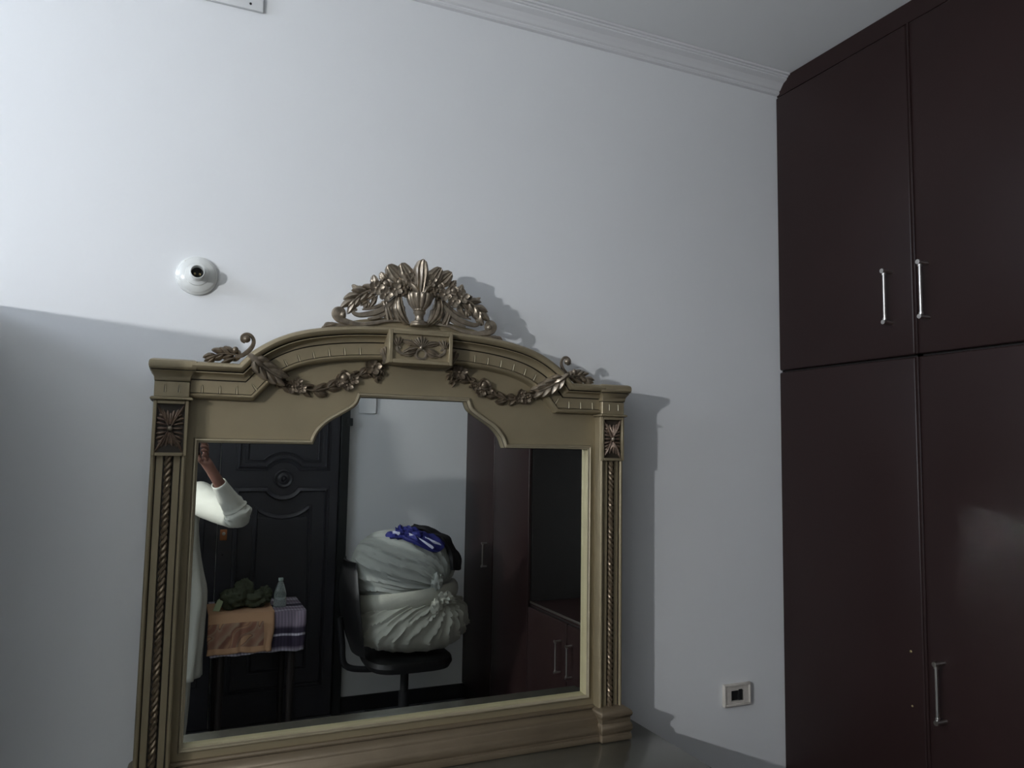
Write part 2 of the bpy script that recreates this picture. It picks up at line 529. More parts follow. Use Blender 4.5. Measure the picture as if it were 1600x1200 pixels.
def sweep(bm, path, prof, mats=None, caps=True):
    """prof: (offset below path, protrusion, mat index). path from -u to +u."""
    n = len(path); rings = []
    for i in range(n):
        p = Vector(path[i])
        a = Vector(path[i - 1]) if i > 0 else None
        c = Vector(path[i + 1]) if i < n - 1 else None
        e1 = (p - a).normalized() if a else (c - p).normalized()
        e2 = (c - p).normalized() if c else e1
        n1 = Vector((e1.y, -e1.x)); n2 = Vector((e2.y, -e2.x))   # right-hand = downwards when going +u
        m_ = (n1 + n2); m_ = m_ / (m_.length_squared / 2)
        rings.append([bm.verts.new((X(p.x + m_.x * o_[0]), -o_[1], p.y + m_.y * o_[0])) for o_ in prof])
    for r0, r1 in zip(rings, rings[1:]):
        m_ = len(prof)
        for i in range(m_):
            j = (i + 1) % m_
            f = bm.faces.new((r0[i], r0[j], r1[j], r1[i]))
            if mats and len(prof[i]) > 2:
                f.material_index = prof[i][2]
    if caps:
        bm.faces.new(rings[0]); bm.faces.new(rings[-1])

CORN = [(0.0, 0.018, 0), (0.0, 0.104, 0), (0.002, 0.112, 0), (0.006, 0.118, 0), (0.010, 0.1195, 0), (0.014, 0.118, 0), (0.018, 0.113, 0), (0.0195, 0.108, 1),
        (0.0215, 0.102, 1), (0.0225, 0.107, 0), (0.0245, 0.1075, 0), (0.0252, 0.103, 0), (0.027, 0.096, 0), (0.030, 0.091, 0), (0.034, 0.0885, 0), (0.0385, 0.0875, 1),
        (0.039, 0.080, 1), (0.0405, 0.080, 1), (0.041, 0.084, 0), (0.0690, 0.084, 1), (0.0693, 0.080, 1), (0.0702, 0.080, 1), (0.0705, 0.084, 0), (0.0715, 0.0885, 0), (0.075, 0.0915, 0),
        (0.0785, 0.0895, 0), (0.0815, 0.083, 0), (0.083, 0.074, 0), (0.083, 0.018, 0)]

# back board + flat panel with the shaped opening
bm = bm_new()
outer = [(-0.540, 0.884), (0.540, 0.884), (0.540, 1.80), (0.437, 1.80)] + [(u, z - 0.045) for u, z in reversed(PATH)] + [(-0.437, 1.80), (-0.540, 1.80)]
def panel_with_hole(bm, outer, inner, y0, y1):
    fr = {}
    for y in (y0, y1):
        A = [bm.verts.new((X(p[0]), y, p[1])) for p in outer]
        B = [bm.verts.new((X(p[0]), y, p[1])) for p in inner]
        ed = []
        for L in (A, B):
            for i in range(len(L)):
                ed.append(bm.edges.new((L[i], L[(i + 1) % len(L)])))
        bmesh.ops.triangle_fill(bm, edges=ed, use_beauty=True)
        fr[y] = (A, B)
    for k in (0, 1):
        L0, L1 = fr[y0][k], fr[y1][k]
        for i in range(len(L0)):
            j = (i + 1) % len(L0)
            f = bm.faces.new((L0[i], L0[j], L1[j], L1[i]))
            if k == 1 and i in (0, 1): f.material_index = 1
panel_with_hole(bm, outer, OPEN, -0.020, -0.060)
obj('panel', bm, [M_gold, M_cream], mir, smooth=False)
bm = bm_new(); bx(bm, (X(-0.60), -0.020, 0.886), (X(0.60), -0.008, 1.80)); poly_prism(bm, [(X(u), z) for u, z in [(-0.43, 1.80), (0.43, 1.80)] + [(u_, z_ - 0.03) for u_, z_ in reversed(PATH[::3])]], -0.020, -0.008)
obj('backing_board', bm, M_board, mir, smooth=False)
# glass
bm = bm_new()
gl = offset_loop(OPEN, -0.0006)
A = [bm.verts.new((X(p[0]), MY, p[1])) for p in gl]
f_ = bmesh.ops.triangle_fill(bm, edges=[bm.edges.new((A[i], A[(i + 1) % len(A)])) for i in range(len(A))], use_beauty=True)
B = [bm.verts.new((X(p[0]), MY + 0.004, p[1])) for p in gl]
bmesh.ops.triangle_fill(bm, edges=[bm.edges.new((B[i], B[(i + 1) % len(B)])) for i in range(len(B))], use_beauty=True)
for i in range(len(A)):
    j = (i + 1) % len(A); bm.faces.new((A[i], A[j], B[j], B[i]))
obj('mirror_glass', bm, M_mirror, mir, smooth=False)

# moulded bead round the opening
bm = bm_new()
bp_ = [(0.0, 0.058), (0.0, 0.0635), (0.0015, 0.0655), (0.003, 0.0660), (0.0055, 0.0685), (0.008, 0.0680), (0.0095, 0.0655), (0.0105, 0.0615), (0.0115, 0.0585)]
loops = []
for (o_, p_) in bp_:
    lp = offset_loop(OPEN, o_)
    loops.append([bm.verts.new((X(q[0]), -p_, q[1])) for q in lp])
for li in range(len(loops) - 1):
    A, B = loops[li], loops[li + 1]
    for i in range(len(A)):
        j = (i + 1) % len(A)
        f = bm.faces.new((A[i], A[j], B[j], B[i]))
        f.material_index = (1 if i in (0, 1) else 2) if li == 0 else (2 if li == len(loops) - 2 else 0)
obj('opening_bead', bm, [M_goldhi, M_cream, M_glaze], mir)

# cornice + arch
bm = bm_new(); sweep(bm, PATHF, CORN, True)
obj('arched_cornice', bm, [M_gold, M_glaze], mir)

# flutes (small lens-shaped nicks) on the frieze
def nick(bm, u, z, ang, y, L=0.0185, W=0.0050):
    """a short carved nick: shade painted dark on its left half, light painted pale on its right"""
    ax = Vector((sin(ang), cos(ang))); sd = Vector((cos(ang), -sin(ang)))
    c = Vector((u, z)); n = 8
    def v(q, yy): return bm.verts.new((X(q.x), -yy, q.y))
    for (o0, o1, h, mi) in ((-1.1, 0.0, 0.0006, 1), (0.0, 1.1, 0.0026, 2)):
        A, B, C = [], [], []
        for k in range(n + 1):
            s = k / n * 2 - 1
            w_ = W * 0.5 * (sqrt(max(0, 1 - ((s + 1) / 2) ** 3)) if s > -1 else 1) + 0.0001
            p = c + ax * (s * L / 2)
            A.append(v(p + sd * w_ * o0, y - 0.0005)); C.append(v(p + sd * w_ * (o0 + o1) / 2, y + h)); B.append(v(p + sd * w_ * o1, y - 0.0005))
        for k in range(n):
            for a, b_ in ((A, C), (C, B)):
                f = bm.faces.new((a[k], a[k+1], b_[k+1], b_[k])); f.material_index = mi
def path_at(s):     # arc position along PATH from centre, s metres to the right -> point & normal
    pts = [p for p in PATH if p[0] >= 0]; acc = 0
    for a, b_ in zip(pts, pts[1:]):
        d_ = (Vector(b_) - Vector(a)).length
        if acc + d_ >= s:
            q = Vector(a).lerp(Vector(b_), (s - acc) / d_); e_ = (Vector(b_) - Vector(a)).normalized()
            return q, Vector((e_.y, -e_.x))
        acc += d_
    return Vector(pts[-1]), Vector((0.6, -0.8))
nicks = []
for sgn in (-1, 1):
    for s in (0.158, 0.199, 0.240, 0.282, 0.324, 0.366):
        q, n_ = path_at(s)
        p = q + n_ * 0.0600
        nicks.append((sgn * p.x, p.y, sgn * -atan2(n_.x, -n_.y)))
    e_ = (Vector(KINK) - Vector((0.412, 1.880))).normalized(); n_ = Vector((e_.y, -e_.x))
    p = Vector((0.432, 1.857)) + Vector((-0.6, -0.8)) * 0.058 * 1.0
    nicks.append((sgn * 0.400, 1.800, sgn * 0.60))
    for u in (0.438, 0.475, 0.513):
        nicks.append((sgn * u, 1.791, 0))
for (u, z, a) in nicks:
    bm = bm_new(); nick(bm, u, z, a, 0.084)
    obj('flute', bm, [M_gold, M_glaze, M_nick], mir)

# posts
def ringbox(bm, levels, mats=None, cap=True):
    """levels: (z, u0, u1, yfront[, mat])"""
    rings = []
    for lv in levels:
        z, u0, u1, yf = lv[:4]
        c_ = 0.0015
        pts = [(u0, -0.010), (u0, -yf + c_), (u0 + c_, -yf), (u1 - c_, -yf), (u1, -yf + c_), (u1, -0.010)]
        rings.append([bm.verts.new((X(p[0]), p[1], z)) for p in pts])
    for k, (r0, r1) in enumerate(zip(rings, rings[1:])):
        for i in range(6):
            j = (i + 1) % 6
            f = bm.faces.new((r0[i], r0[j], r1[j], r1[i]))
            if len(levels[k]) > 4: f.material_index = levels[k][4]
    bm.faces.new(rings[0]); bm.faces.new(rings[-1])

def leaf(bm, c, ang, L, W, y, thick=0.012, bend=0.0, ribs=3, jag=0.18, njag=5, curl=0.0, back=None, tip=0.12, ns=14, nt_=8, cup=0.0, wpos=0.45):
    """carved leaf in the (u,z) plane; c base, ang direction, relief towards the room; y = surface protrusion"""
    back = y - 0.004 if back is None else back
    grid = []
    pos = Vector(c); a = ang; ds = L / ns
    top = []; bot = []
    for i in range(ns + 1):
        s = i / ns
        wf = (s / wpos) ** 0.7 if s < wpos else (max(0, 1 - (s - wpos) / (1 - wpos))) ** 0.75
        wf = max(wf, 0.0)
        wf = tip * (1 if s < 0.99 else 0.3) + (1 - tip) * wf
        jg = 1 + jag * (((s * njag) % 1.0) - 0.5)
        hw = W / 2 * wf * jg
        d = Vector((cos(a), sin(a))); n_ = Vector((-d.y, d.x))
        row = []; rb = []
        for k in range(nt_ + 1):
            t_ = k / nt_ * 2 - 1
            h = (1 - t_ * t_) ** 0.5 * 0.55 - cup * (1 - t_ * t_) + 0.28 * cos(t_ * pi * ribs) * (1 - 0.5 * abs(t_))
            h *= (0.35 + 0.65 * sin(pi * min(1, s * 1.05 + 0.05)))
            pro = y + thick * max(h, -0.2) + curl * s * s
            q = pos + n_ * (t_ * hw)
            # leaflets sweep forward a little at the margins
            q += d * (abs(t_) * jag * hw * 0.8 * ((s * njag) % 1.0))
            row.append(bm.verts.new((X(q.x), -pro, q.y)))
            rb.append(bm.verts.new((X(q.x), -(back + curl * s * s), q.y)))
        top.append(row); bot.append(rb)
        pos = pos + d * ds
        a += bend / ns
    def F(*v):
        try: bm.faces.new(v)
        except ValueError: pass
    for i in range(ns):
        for k in range(nt_):
            F(top[i][k], top[i][k+1], top[i+1][k+1], top[i+1][k])
            F(bot[i][k], bot[i+1][k], bot[i+1][k+1], bot[i][k+1])
        F(top[i][0], top[i+1][0], bot[i+1][0], bot[i][0])
        F(top[i][nt_], bot[i][nt_], bot[i+1][nt_], top[i+1][nt_])
    for i in (0, ns):
        for k in range(nt_):
            F(top[i][k], bot[i][k], bot[i][k+1], top[i][k+1])

def flower(bm, c, r, y, n=5, rot=0.0, cup=0.35):
    for k in range(n):
        a = rot + 2 * pi * k / n
        leaf(bm, (c[0] + cos(a) * r * 0.16, c[1] + sin(a) * r * 0.16), a, r * 0.90, r * 0.86, y + 0.001 + 0.0012 * (k % 2), r * 0.30, ribs=0, jag=0.0, back=y - 0.006, tip=0.30, ns=8, nt_=8, cup=0.9, wpos=0.62, curl=r * 0.30)
    ball(bm, (X(c[0]), -(y + r * 0.16), c[1]), r * 0.24, 12, (1, 0.8, 1))

def acanthus(bm, pts, w_, y, n=5, back=0.080, sides=(-1, 1), th=0.009, yend=None):
    """leaf built of paired pointed lobes along a curved spine"""
    sp_ = spline(pts, 10); N = len(sp_)
    yend = y if yend is None else yend
    for k in range(n):
        f_ = (k + 0.15) / n
        i = min(N - 2, int(f_ * (N - 1)))
        a = Vector(sp_[i]); d = (Vector(sp_[i + 1]) - a).normalized(); t_ = atan2(d.y, d.x)
        L_ = w_ * (0.75 + 0.55 * sin(pi * (0.15 + 0.7 * f_)))
        yy = y + (yend - y) * f_
        for s_ in sides:
            leaf(bm, tuple(a), t_ + s_ * (0.80 - 0.35 * f_), L_, L_ * 0.50, yy, th, bend=-s_ * 0.55, ribs=1, jag=0.0, back=min(back, yy - 0.004), tip=0.18, ns=9, nt_=6, wpos=0.5)
    a = Vector(sp_[int(N * 0.72)]); b_ = Vector(sp_[-1]); d = b_ - a
    leaf(bm, tuple(a), atan2(d.y, d.x), d.length * 1.15, w_ * 0.62, yend + 0.001, th, ribs=1, jag=0, back=min(back, yend - 0.004), tip=0.15, ns=10, nt_=6, wpos=0.45)
    P_ = sp_[::5]
    m_ = len(P_)
    for q in range(1):
        rings = []
        for k, p in enumerate(P_):
            p = Vector(p); aa = Vector(P_[max(k - 1, 0)]); bb = Vector(P_[min(k + 1, m_ - 1)]); d = (bb - aa).normalized(); nn = Vector((-d.y, d.x)); r_ = w_ * 0.12 * (1 - 0.7 * k / m_)
            yy = y + (yend - y) * k / m_ + th * 0.55
            rings.append([bm.verts.new((X((p + nn * cos(t) * r_).x), -(yy + sin(t) * r_), (p + nn * cos(t) * r_).y)) for t in [2 * pi * z / 6 for z in range(6)]])
        quadstrip(bm, rings, True, True)

def rose(bm, c, r, y):
    ball(bm, (X(c[0]), -(y + r * 0.2), c[1]), r * 0.55, 14, (1, 0.8, 1))
    for j, (n, rr_) in enumerate(((4, 0.95), (3, 0.62))):
        for k in range(n):
            a = 2 * pi * k / n + j * 0.5
            leaf(bm, (c[0] + cos(a) * r * 0.15, c[1] + sin(a) * r * 0.15), a, r * rr_ * 0.85, r * 0.95, y + j * r * 0.38, r * 0.3, ribs=1, jag=0, back=y - 0.006, tip=0.5, ns=6, nt_=6, cup=0.7, wpos=0.6, curl=r * 0.2)

def stroke(bm, pts, widths, y, seg=8, flat=0.8, n=6):
    """round carved stroke along (u,z) points, with one groove"""
    sp_ = spline([(p[0], p[1], w_) for p, w_ in zip(pts, widths)], n)
    rings = []
    for i in range(len(sp_)):
        a = Vector(sp_[max(i-1, 0)][:2]); b_ = Vector(sp_[min(i+1, len(sp_)-1)][:2])
        d = (b_ - a).normalized(); n_ = Vector((-d.y, d.x)); p = Vector(sp_[i][:2]); w_ = max(sp_[i][2], 0.0006)
        ring = []
        for k in range(seg):
            t_ = 2 * pi * k / seg
            g = 1 - 0.22 * (sin(t_) > 0) * (1 if abs(cos(t_)) < 0.3 else 0)
            q = p + n_ * cos(t_) * w_
            ring.append(bm.verts.new((X(q.x), -(y + sin(t_) * w_ * flat * g), q.y)))
        rings.append(ring)
    quadstrip(bm, rings, True, True)

UC = 0.575
for sg in (-1, 1):
    uc = sg * UC
    def lv(z, o_, f, m_=0): return (z, uc - 0.0365 - o_, uc + 0.0365 + o_, f, m_)
    # cap
    bm = bm_new()
    ringbox(bm, [lv(1.7700, 0.0, 0.098), lv(1.8030, 0.0, 0.098, 1), lv(1.8035, -0.002, 0.094, 1), lv(1.8045, 0.0, 0.100), lv(1.806, 0.001, 0.101), lv(1.812, 0.0015, 0.1025), lv(1.818, 0.003, 0.105),
                 lv(1.824, 0.0065, 0.110), lv(1.8265, 0.009, 0.113), lv(1.8275, 0.0085, 0.112, 1), lv(1.8285, 0.006, 0.109, 1), lv(1.8295, 0.0095, 0.1135), lv(1.833, 0.0125, 0.1165),
                 lv(1.838, 0.0135, 0.1175), lv(1.844, 0.0135, 0.1175), lv(1.849, 0.012, 0.116), lv(1.8515, 0.009, 0.112), lv(1.853, 0.005, 0.108)])
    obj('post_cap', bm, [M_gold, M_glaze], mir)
    for du in (-0.0145, 0.0145):
        bm = bm_new(); nick(bm, uc + du, 1.788, 0, 0.098)
        obj('flute', bm, [M_gold, M_glaze, M_nick], mir)
    bm = bm_new()
    ringbox(bm, [lv(1.7605, -0.002, 0.092, 1), lv(1.761, 0.004, 0.100), lv(1.7635, 0.0075, 0.105), lv(1.7665, 0.0075, 0.105), lv(1.7690, 0.0045, 0.101), lv(1.7700, -0.002, 0.092)])
    obj('post_astragal', bm, [M_gold, M_glaze], mir)
    # rosette block: frame with sunk field
    bm = bm_new()
    ringbox(bm, [lv(1.637, 0, 0.089), lv(1.7605, 0, 0.089)])
    for (a0, a1, b0, b1) in ((-0.0365, -0.029, 1.637, 1.7605), (0.029, 0.0365, 1.637, 1.7605), (-0.029, 0.029, 1.637, 1.6445), (-0.029, 0.029, 1.7530, 1.7605)):
        bx(bm, (X(uc + a0), -0.099, b0), (X(uc + a1), -0.088, b1), 0.0012, 1)
    obj('rosette_block', bm, M_gold, mir)
    bm = bm_new(); zc_ = 1.6985
    bx(bm, (X(uc - 0.029), -0.0898, 1.6445), (X(uc + 0.029), -0.0885, 1.753)); 
    for f in bm.faces: f.material_index = 1
    nb = len(bm.faces)
    for sx in (-1, 1):
        for sz in (-1, 1):
            leaf(bm, (uc + sx * 0.002, zc_ + sz * 0.004), atan2(sz * 0.047, sx * 0.025), 0.057, 0.0085, 0.0925, 0.009, ribs=1, jag=0.0, back=0.0885, tip=0.2, ns=12, nt_=6, wpos=0.55)
        for (zz, a, L_) in ((0.030, 0.55, 0.016), (0.019, 0.42, 0.019), (0.0095, 0.22, 0.021), (0.0, 0.0, 0.022), (-0.0095, -0.22, 0.021), (-0.019, -0.42, 0.019), (-0.030, -0.55, 0.016)):
            aa = a if sx > 0 else pi - a
            leaf(bm, (uc + sx * (0.0045 + abs(zz) * 0.30), zc_ + zz * 0.85), aa, L_ * (1 if abs(zz) < 0.025 else 0.75), 0.0078, 0.0905, 0.0095, ribs=0, jag=0, back=0.0885, tip=0.35, ns=8, nt_=6, wpos=0.7)
    for sz in (-1, 1):
        for (du, a, L_, W_) in ((0.0, 0.0, 0.026, 0.0085), (-0.0045, 0.16, 0.032, 0.0075), (0.0045, -0.16, 0.032, 0.0075), (-0.009, 0.34, 0.036, 0.006), (0.009, -0.34, 0.036, 0.006)):
            leaf(bm, (uc + du * 0.4, zc_ + sz * 0.009), pi / 2 * sz + (a if sz > 0 else -a), L_, W_, 0.0905, 0.0085, ribs=0, jag=0, back=0.0885, tip=0.4, ns=9, nt_=6, wpos=0.72)
    obj('rosette_carving', bm, [M_brown, M_glaze], mir)
    bm = bm_new(); ball(bm, (X(uc), -0.0985, zc_), 0.0062, 12, (1, 1, 1)); obj('rosette_boss', bm, M_bronze, mir)
    # shaft: extruded section with beads and recess
    bm = bm_new()
    sec = [(-0.0365, 0.012, 0)]
    for k in range(7):
        a = pi - pi * k / 6; sec.append((-0.0315 + 0.0050 * cos(a), 0.088 + 0.0055 * sin(a), 0))
    sec += [(-0.0263, 0.082, 1), (-0.0250, 0.082, 1), (-0.0242, 0.0855, 0), (-0.011, 0.0855, 0), (-0.0100, 0.081, 1), (0.0100, 0.081, 1), (0.011, 0.0855, 0), (0.0242, 0.0855, 1), (0.0250, 0.082, 1), (0.0263, 0.082, 1)]
    for k in range(7):
        a = pi - pi * k / 6; sec.append((0.0315 + 0.0050 * cos(a), 0.088 + 0.0055 * sin(a), 0))
    sec.append((0.0365, 0.012, 0))
    rings = [[bm.verts.new((X(uc + a), -p_, z)) for a, p_, _ in sec] for z in (0.955, 1.637)]
    for i in range(len(sec)):
        j = (i + 1) % len(sec)
        f = bm.faces.new((rings[0][i], rings[0][j], rings[1][j], rings[1][i])); f.material_index = 1 if sec[i][2] else 0
    bm.faces.new(rings[0]); bm.faces.new(rings[1])
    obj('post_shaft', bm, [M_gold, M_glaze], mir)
    # twisted rope
    bm = bm_new()
    for st in range(2):
        pts = []
        for k in range(0, 433):
            z = 0.958 + (1.640 - 0.958) * k / 432
            a = sg * (z * 2 * pi / 0.030) + st * pi
            pts.append((X(uc) + cos(a) * 0.0036, -0.0875 - sin(a) * 0.0036, z))
        tube(bm, pts, 0.0043, 7)
    obj('twisted_rope', bm, M_rope, mir)
    # plinth block
    bm = bm_new()
    def lp_(z, o_, f, m_=0): return (z, uc - 0.042 - o_, uc + 0.046 * 1 + o_, f, m_)
    ringbox(bm, [lp_(0.878, 0.003, 0.1215), lp_(0.884, 0.0045, 0.1235), lp_(0.892, 0.0035, 0.122), lp_(0.895, 0.001, 0.118), lp_(0.8965, 0.001, 0.118), lp_(0.900, 0.004, 0.122), lp_(0.908, 0.006, 0.125), lp_(0.917, 0.0055, 0.124), lp_(0.922, 0.003, 0.121), lp_(0.9245, 0.001, 0.118),
                 lp_(0.929, 0.002, 0.119), lp_(0.934, 0.0015, 0.1185), lp_(0.937, 0.002, 0.119), lp_(0.941, 0.005, 0.123), lp_(0.947, 0.006, 0.125), lp_(0.953, 0.004, 0.123), lp_(0.9565, 0.0, 0.118), lp_(0.960, -0.006, 0.108), lp_(0.961, -0.008, 0.10)])
    obj('post_plinth', bm, M_rail, mir)

# base rail between the plinths
bm = bm_new()
def lr(z, f, m_=0): return (z, -0.537, 0.537, f, m_)
ringbox(bm, [lr(0.878, 0.110), lr(0.884, 0.1125), lr(0.892, 0.111), lr(0.895, 0.106), lr(0.8965, 0.1055), lr(0.900, 0.108), lr(0.907, 0.1105), lr(0.915, 0.108), lr(0.919, 0.103), lr(0.921, 0.101), lr(0.928, 0.0985), lr(0.934, 0.093),
             lr(0.936, 0.0915), lr(0.940, 0.0905), lr(0.945, 0.085), lr(0.949, 0.076), lr(0.951, 0.072), lr(0.9525, 0.0705, 1), lr(0.953, 0.0695), lr(0.955, 0.0725), lr(0.9585, 0.073), lr(0.962, 0.069), lr(0.9625, 0.055)])
obj('base_rail', bm, [M_rail, M_glaze], mir)

# keystone tablet
KU, KZ = -0.008, 1.9155
bm = bm_new()
bx(bm, (X(KU - 0.083), -0.122, 1.874), (X(KU + 0.083), -0.02, 1.957), 0.0015, 1)
for (a0, a1, b0, b1) in ((-0.083, -0.0735, 1.874, 1.957), (0.0735, 0.083, 1.874, 1.957), (-0.0735, 0.0735, 1.874, 1.8835), (-0.0735, 0.0735, 1.9475, 1.957)):
    bx(bm, (X(KU + a0), -0.132, b0), (X(KU + a1), -0.121, b1), 0.0012, 1)
obj('keystone', bm, M_gold, mir)
bm = bm_new()
bx(bm, (X(KU - 0.0735), -0.1232, 1.8835), (X(KU + 0.0735), -0.1215, 1.9475))
for f in bm.faces: f.material_index = 1
yk = 0.1255
for k in range(7):   # palmette fan upwards
    a = pi / 2 + (k - 3) * 0.30
    leaf(bm, (KU + cos(a) * 0.004, KZ + 0.001), a, 0.030 - 0.002 * abs(k - 3), 0.0085, yk, 0.009, ribs=1, jag=0, back=0.122, tip=0.3, ns=7, nt_=5, wpos=0.75)
for sx in (-1, 1):
    def A_(a): return a if sx > 0 else pi - a
    leaf(bm, (KU + sx * 0.008, KZ + 0.004), A_(0.45), 0.046, 0.017, yk, 0.010, bend=sx * -0.5, ribs=2, jag=0.3, njag=4, back=0.122)
    leaf(bm, (KU + sx * 0.008, KZ - 0.002), A_(-0.10), 0.050, 0.016, yk, 0.010, bend=sx * -0.7, ribs=2, jag=0.3, njag=4, back=0.122)
    leaf(bm, (KU + sx * 0.012, KZ - 0.010), A_(-0.55), 0.042, 0.015, yk, 0.010, bend=sx * 0.8, ribs=2, jag=0.3, njag=4, back=0.122)
    stroke(bm, [(KU + sx * 0.030, KZ - 0.016), (KU + sx * 0.045, KZ - 0.018), (KU + sx * 0.058, KZ - 0.013), (KU + sx * 0.063, KZ - 0.004), (KU + sx * 0.058, KZ + 0.001), (KU + sx * 0.053, KZ - 0.004)], [0.0025, 0.0035, 0.004, 0.004, 0.0034, 0.0025], yk + 0.001)
    for k in range(4):
        leaf(bm, (KU + sx * 0.061, KZ - 0.001), A_(pi / 2 + (k - 1.5) * 0.38), 0.026, 0.007, yk, 0.009, ribs=1, jag=0, back=0.122, tip=0.3, ns=6, nt_=4, wpos=0.7)
stroke(bm, [(KU + 0.013 * cos(t_), KZ - 0.016 + 0.012 * sin(t_)) for t_ in [pi * 2 * k / 12 for k in range(13)]], [0.0028] * 13, yk + 0.002, n=3)
stroke(bm, [(KU + 0.017 * cos(t_), KZ - 0.0155 + 0.0155 * sin(t_)) for t_ in [pi * 0.9 + pi * 1.2 * k / 10 for k in range(11)]], [0.0014] * 11, yk + 0.001, n=3)
ball(bm, (X(KU), -yk - 0.003, KZ), 0.0055, 12)
obj('keystone_carving', bm, [M_bronze, M_gold], mir)

# crest: shaped ground, urn, plumes, flowers, acanthus scrolls
bm = bm_new()
YC = 0.088
gr = [(-0.232, 1.950), (0.232, 1.950), (0.205, 1.968), (0.150, 1.981), (0.095, 1.990), (0.060, 1.996), (0.040, 1.984), (0.0, 1.978), (-0.040, 1.984), (-0.060, 1.996), (-0.095, 1.990), (-0.150, 1.981), (-0.205, 1.968)]
poly_prism(bm, [(X(u - 0.006), z) for u, z in gr], -0.045, -YC + 0.002)
obj('crest_ground', bm, M_gold, mir, smooth=False)
UX = -0.008
bm = bm_new()
up = [(0.023, 1.974), (0.024, 1.979), (0.022, 1.9815), (0.0225, 1.984), (0.0125, 1.988), (0.0105, 1.995), (0.0120, 2.003), (0.0150, 2.006), (0.0160, 2.010), (0.0135, 2.012), (0.0165, 2.014), (0.0155, 2.017), (0.0185, 2.020), (0.0270, 2.030), (0.0320, 2.042), (0.0335, 2.050), (0.0335, 2.054), (0.0315, 2.057), (0.029, 2.055), (0.0, 2.052)]
lathe(bm, up, (X(UX), -0.104, 0), 'z', 96, flute=lambda i, a: (0.15 * (abs(cos(a * 6)) ** 0.7 - 0.6)) if 11 <= i <= 16 else 0)
obj('crest_urn', bm, M_bronze, mir)

bm = bm_new()
R_ = radians
# plumes (two layers)
leaf(bm, (UX - 0.002, 2.048), R_(88), 0.097, 0.037, 0.108, 0.014, ribs=3, jag=0.05, njag=3, back=0.088, tip=0.4, ns=20, nt_=12, wpos=0.74, curl=0.012)
for sx in (-1, 1):
    def A_(a): return a if sx > 0 else pi - a
    leaf(bm, (UX + sx * 0.006, 2.052), A_(R_(62)), 0.092, 0.040, 0.102, 0.012, bend=sx * -0.10, ribs=4, jag=0.20, njag=4, back=0.082, tip=0.2, ns=20, nt_=12, wpos=0.76, curl=0.008)
    leaf(bm, (UX + sx * 0.010, 2.050), A_(R_(46)), 0.106, 0.044, 0.096, 0.012, bend=sx * -0.05, ribs=4, jag=0.22, njag=4, back=0.080, tip=0.16, ns=20, nt_=12, wpos=0.76, curl=0.006)
    leaf(bm, (UX + sx * 0.005, 2.050), A_(R_(26)), 0.062, 0.030, 0.098, 0.010, bend=sx * 0.2, ribs=2, jag=0.2, back=0.080)
    leaf(bm, (UX + sx * 0.008, 2.055), A_(R_(75)), 0.036, 0.016, 0.112, 0.008, bend=sx * -0.9, ribs=1, jag=0.1, back=0.085, tip=0.3)
    stroke(bm, [(UX + sx * 0.012, 2.056), (UX + sx * 0.020, 2.068), (UX + sx * 0.034, 2.078)], [0.003, 0.0035, 0.002], 0.108)
obj('crest_plume', bm, M_bronze, mir)

